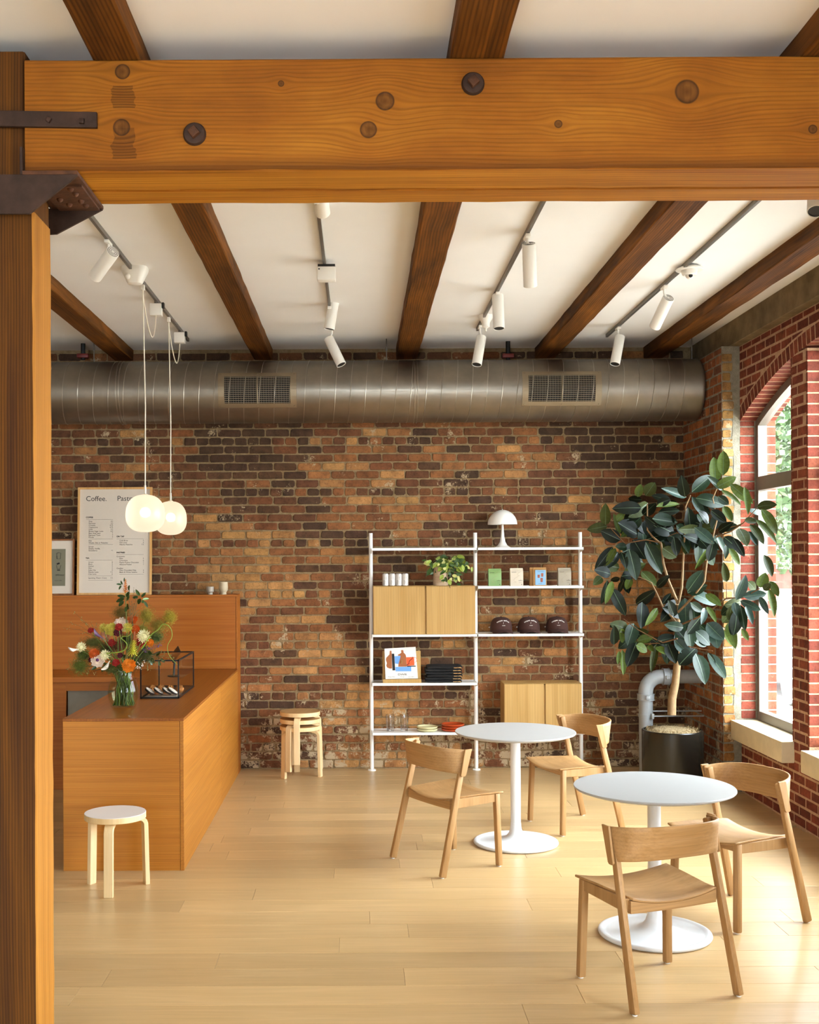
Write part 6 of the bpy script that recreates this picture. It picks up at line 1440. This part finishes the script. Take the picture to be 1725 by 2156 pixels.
m_tray = plain('glass_tray', '#b9aa9a', .2, .3, var=.03); m_cook = plain('dark_sesame_cookie', '#2b211c', .8, var=.2, scale=60); m_sug = plain('sugar_dust', '#e5d8c8', .9, var=.06, scale=80); m_nut = plain('nutty_crust', '#a86a2c', .7, var=.4, scale=70, bump=.6, bscale=120)
zt_ = ZK+.007
m_ = MB(); m_.box((x0+.03, y0+.03, zt_), (px1-.02, y0+.27, zt_+.008)); single('pastry_tray', m_, m_tray, 'flat tray at the front of the pastry case', 'tray', (x0+.03, y0+.03, zt_), bevel=.003)
xs_ = [x0+.055, x0+.115, x0+.175, x0+.235]
for i, x in enumerate(xs_):
    if x > px1-.05: x = px1-.055
    y = y0+.07; r_ = .038; M_ = Matrix.Translation((x, y, zt_+.008+.030)) @ Matrix.Rotation(R(34), 4, 'Y')
    e = thing('cookie', ['dark and white cookie leaning at the left of the tray', 'dark and white cookie second from left on the tray', 'dark and white cookie third from left on the tray', 'dark and white cookie at the right of the tray'][i], 'cookie', (x, y, zt_+.008), group='cookies in the case')
    m_ = MB(); m_.lathe([(.0001,-.009),(r_*.9,-.009),(r_,-.004),(r_,.003),(r_*.95,.005),(.0001,.005)], n=24).xf(M_); obj('cookie_base', m_, m_cook, e)
    m_ = MB(); m_.lathe([(r_*.96,.0045),(r_*.9,.009),(.0001,.0105)], n=24).xf(M_); obj('white_icing', m_, m_sug, e)
for i in range(4):
    x = x0+.05+.064*i; y = y0+.19+.01*(i % 2); rc_ = random.Random(40+i); m_ = MB()
    m_.grid(lambda u, v: Vector((x + .0265*math.sin(math.pi*v)*math.cos(2*math.pi*u)*(1+.1*math.sin(7*u*6.28)), y + .045*math.sin(math.pi*v)*math.sin(2*math.pi*u)*(1+.1*math.sin(5*u*6.28)), zt_+.036 - .028*math.cos(math.pi*v)*(1+.08*math.sin(13*u)))), 24, 10)
    for j in range(40):
        th, v = rc_.uniform(0, 6.28), rc_.uniform(.5, .95); m_.sphere((x+.0265*math.sin(math.pi*v)*math.cos(th), y+.045*math.sin(math.pi*v)*math.sin(th), zt_+.037-.028*math.cos(math.pi*v)), rc_.uniform(.003, .0048), 6, 4)
    single('nut_pastry', m_, m_nut, ['nut crusted pastry at the left rear of the case', 'nut crusted pastry second from left at the rear', 'nut crusted pastry third from left at the rear', 'nut crusted pastry at the right rear of the case'][i], 'pastry', (x, y, zt_), 'pastries in the case', ang=60)
# tablet on its stand behind the case
c = ONZ(366, 1424, ZK); tb_ = thing('tablet_stand', 'dark tablet tilted on a stand behind the pastry case', 'tablet', (c.x, c.y, ZK))
m_ = MB(); m_.lathe([(.0001,0),(.05,0),(.052,.004),(.05,.008),(.0001,.009)], (c.x, c.y, ZK+.001), 28); obj('stand_foot', m_, m_black, tb_)
m_ = MB(); m_.tube([(c.x, c.y, ZK+.008), (c.x+.005, c.y+.02, ZK+.15)], .009, 10); obj('stand_stem', m_, m_black, tb_)
a, b = W(384, 1360, c.y), W(363, 1408, c.y); ctr = (a+b)/2
m_ = MB(); m_.box((-.055, -.09, -.005), (.055, .09, .005)); m_.xf(Matrix.Translation((c.x+.012, c.y+.02, ZK+.18)) @ Matrix.Rotation(R(-52), 4, 'Y') @ Matrix.Rotation(R(20), 4, 'X')); obj('tablet_screen', m_, m_black, tb_, bevel=.004)

# ------------------------------------------------------------------ street outside the window
m_pave = plain('pavement', '#86837c', .9, var=.06, scale=3); m_leafo = plain('street_tree_leaf', '#2a4119', .7, var=.45, scale=3)
mb = MB(); mb.box((WALLX, -30, -.5), (40, 70, -.251)); single('pavement', mb, m_pave, 'pale pavement and street outside the window', 'pavement', (WALLX, 0, -.5), smooth=False)
bd = thing('street_building', 'brick building across the street seen through the window', 'building', (14, 34, -.25))
m_bldg = plain('street_brick', '#4a2a20', .9, var=.08, scale=8); m_stone = plain('pale_stone', '#7c756a', .8, var=.04)
mb = MB(); mb.box((9.2, 34, -.25), (22, 44, 10)); obj('facade', mb, m_bldg, bd, smooth=False)
mb = MB(); mb.box((9.15, 33.9, -.25), (22.05, 34, .9)); obj('stone_base', mb, m_stone, bd, smooth=False)
for x in (10.2, 12.4, 14.6, 16.8):
    for z in (1.5, 5.2):
        mb = MB(); mb.box((x, 33.9, z), (x+1.2, 34.0, z+2.2)); w_ = obj('window_frame', mb, m_stone, bd, smooth=False)
        mb = MB(); mb.box((x+.1, 33.88, z+.1), (x+1.1, 33.9, z+2.1)); obj('window_pane', mb, plain('street_pane', '#7d97a3', .1, .2, var=.1) if 'street_pane' not in bpy.data.materials else bpy.data.materials['street_pane'], w_, smooth=False)
m_trunk = plain('street_bark', '#6b5a48', .9, var=.2)
rt = random.Random(77)
for tx_, ty_, lb in ((9.0, 22.5, 'leafy street tree nearest the window'), (10.6, 27.5, 'leafy street tree farther along the street'), (11.8, 17, 'leafy street tree across the road')):
    e = thing('street_tree', lb, 'tree', (tx_, ty_, -.25), group='trees outside the window')
    mb = MB(); mb.tube([(tx_, ty_, -.248), (tx_+.05, ty_, 2.2), (tx_, ty_+.1, 4)], [.12, .1, .06], 10); obj('trunk', mb, m_trunk, e)
    mb = MB()
    for i in range(5000):
        d = Vector((rt.gauss(0,1), rt.gauss(0,1), rt.gauss(0,1))).normalized()*rt.random()**.45; p = Vector((tx_, ty_, 3.9)) + Vector((d.x*1.9, d.y*1.9, d.z*2.5)); a_ = Vector((rt.gauss(0,1), rt.gauss(0,1), rt.gauss(0,1))).normalized()*.11; b_ = a_.cross(Vector((rt.gauss(0,1), rt.gauss(0,1), rt.gauss(0,1)))).normalized()*.06
        mb.add([p-a_, p+b_, p+a_, p-b_], [(0,1,2,3)])
    obj('crown', mb, m_leafo, e, smooth=False, fixn=False)
cr = thing('parked_car', 'grey parked car glimpsed through the lower window', 'car', (7.0, 17.6, -.25))
m_car = plain('blue_grey_car_paint', '#4f565c', .25, .3, var=.02); m_tyre = plain('tyre_rubber', '#1a1a1a', .8, var=.05)
mb = MB(); mb.prism([(-2.1,.3),(2.1,.3),(2.15,.75),(1.3,.9),(.75,1.35),(-.9,1.38),(-1.6,.95),(-2.1,.85)], (6.1, 17.6, -.25), (0,1,0), (0,0,1), (1.7,0,0)); obj('car_body', mb, m_car, cr, bevel=.08)
mb = MB(); mb.prism([(-1.45,.95),(1.1,.93),(.7,1.28),(-.85,1.31)], (6.08, 17.6, -.25), (0,1,0), (0,0,1), (1.74,0,0)); obj('car_windows', mb, m_dark, cr, bevel=.01)
for y_ in (16.3, 18.9):
    for x_ in (6.12, 7.6):
        mb = MB(); mb.lathe([(.0001,0),(.32,0),(.34,.04),(.34,.16),(.32,.2),(.0001,.2)], n=24).xf(Matrix.Translation((x_, y_, .09)) @ Matrix.Rotation(R(90), 4, 'Y')); obj('wheel', mb, m_tyre, cr)
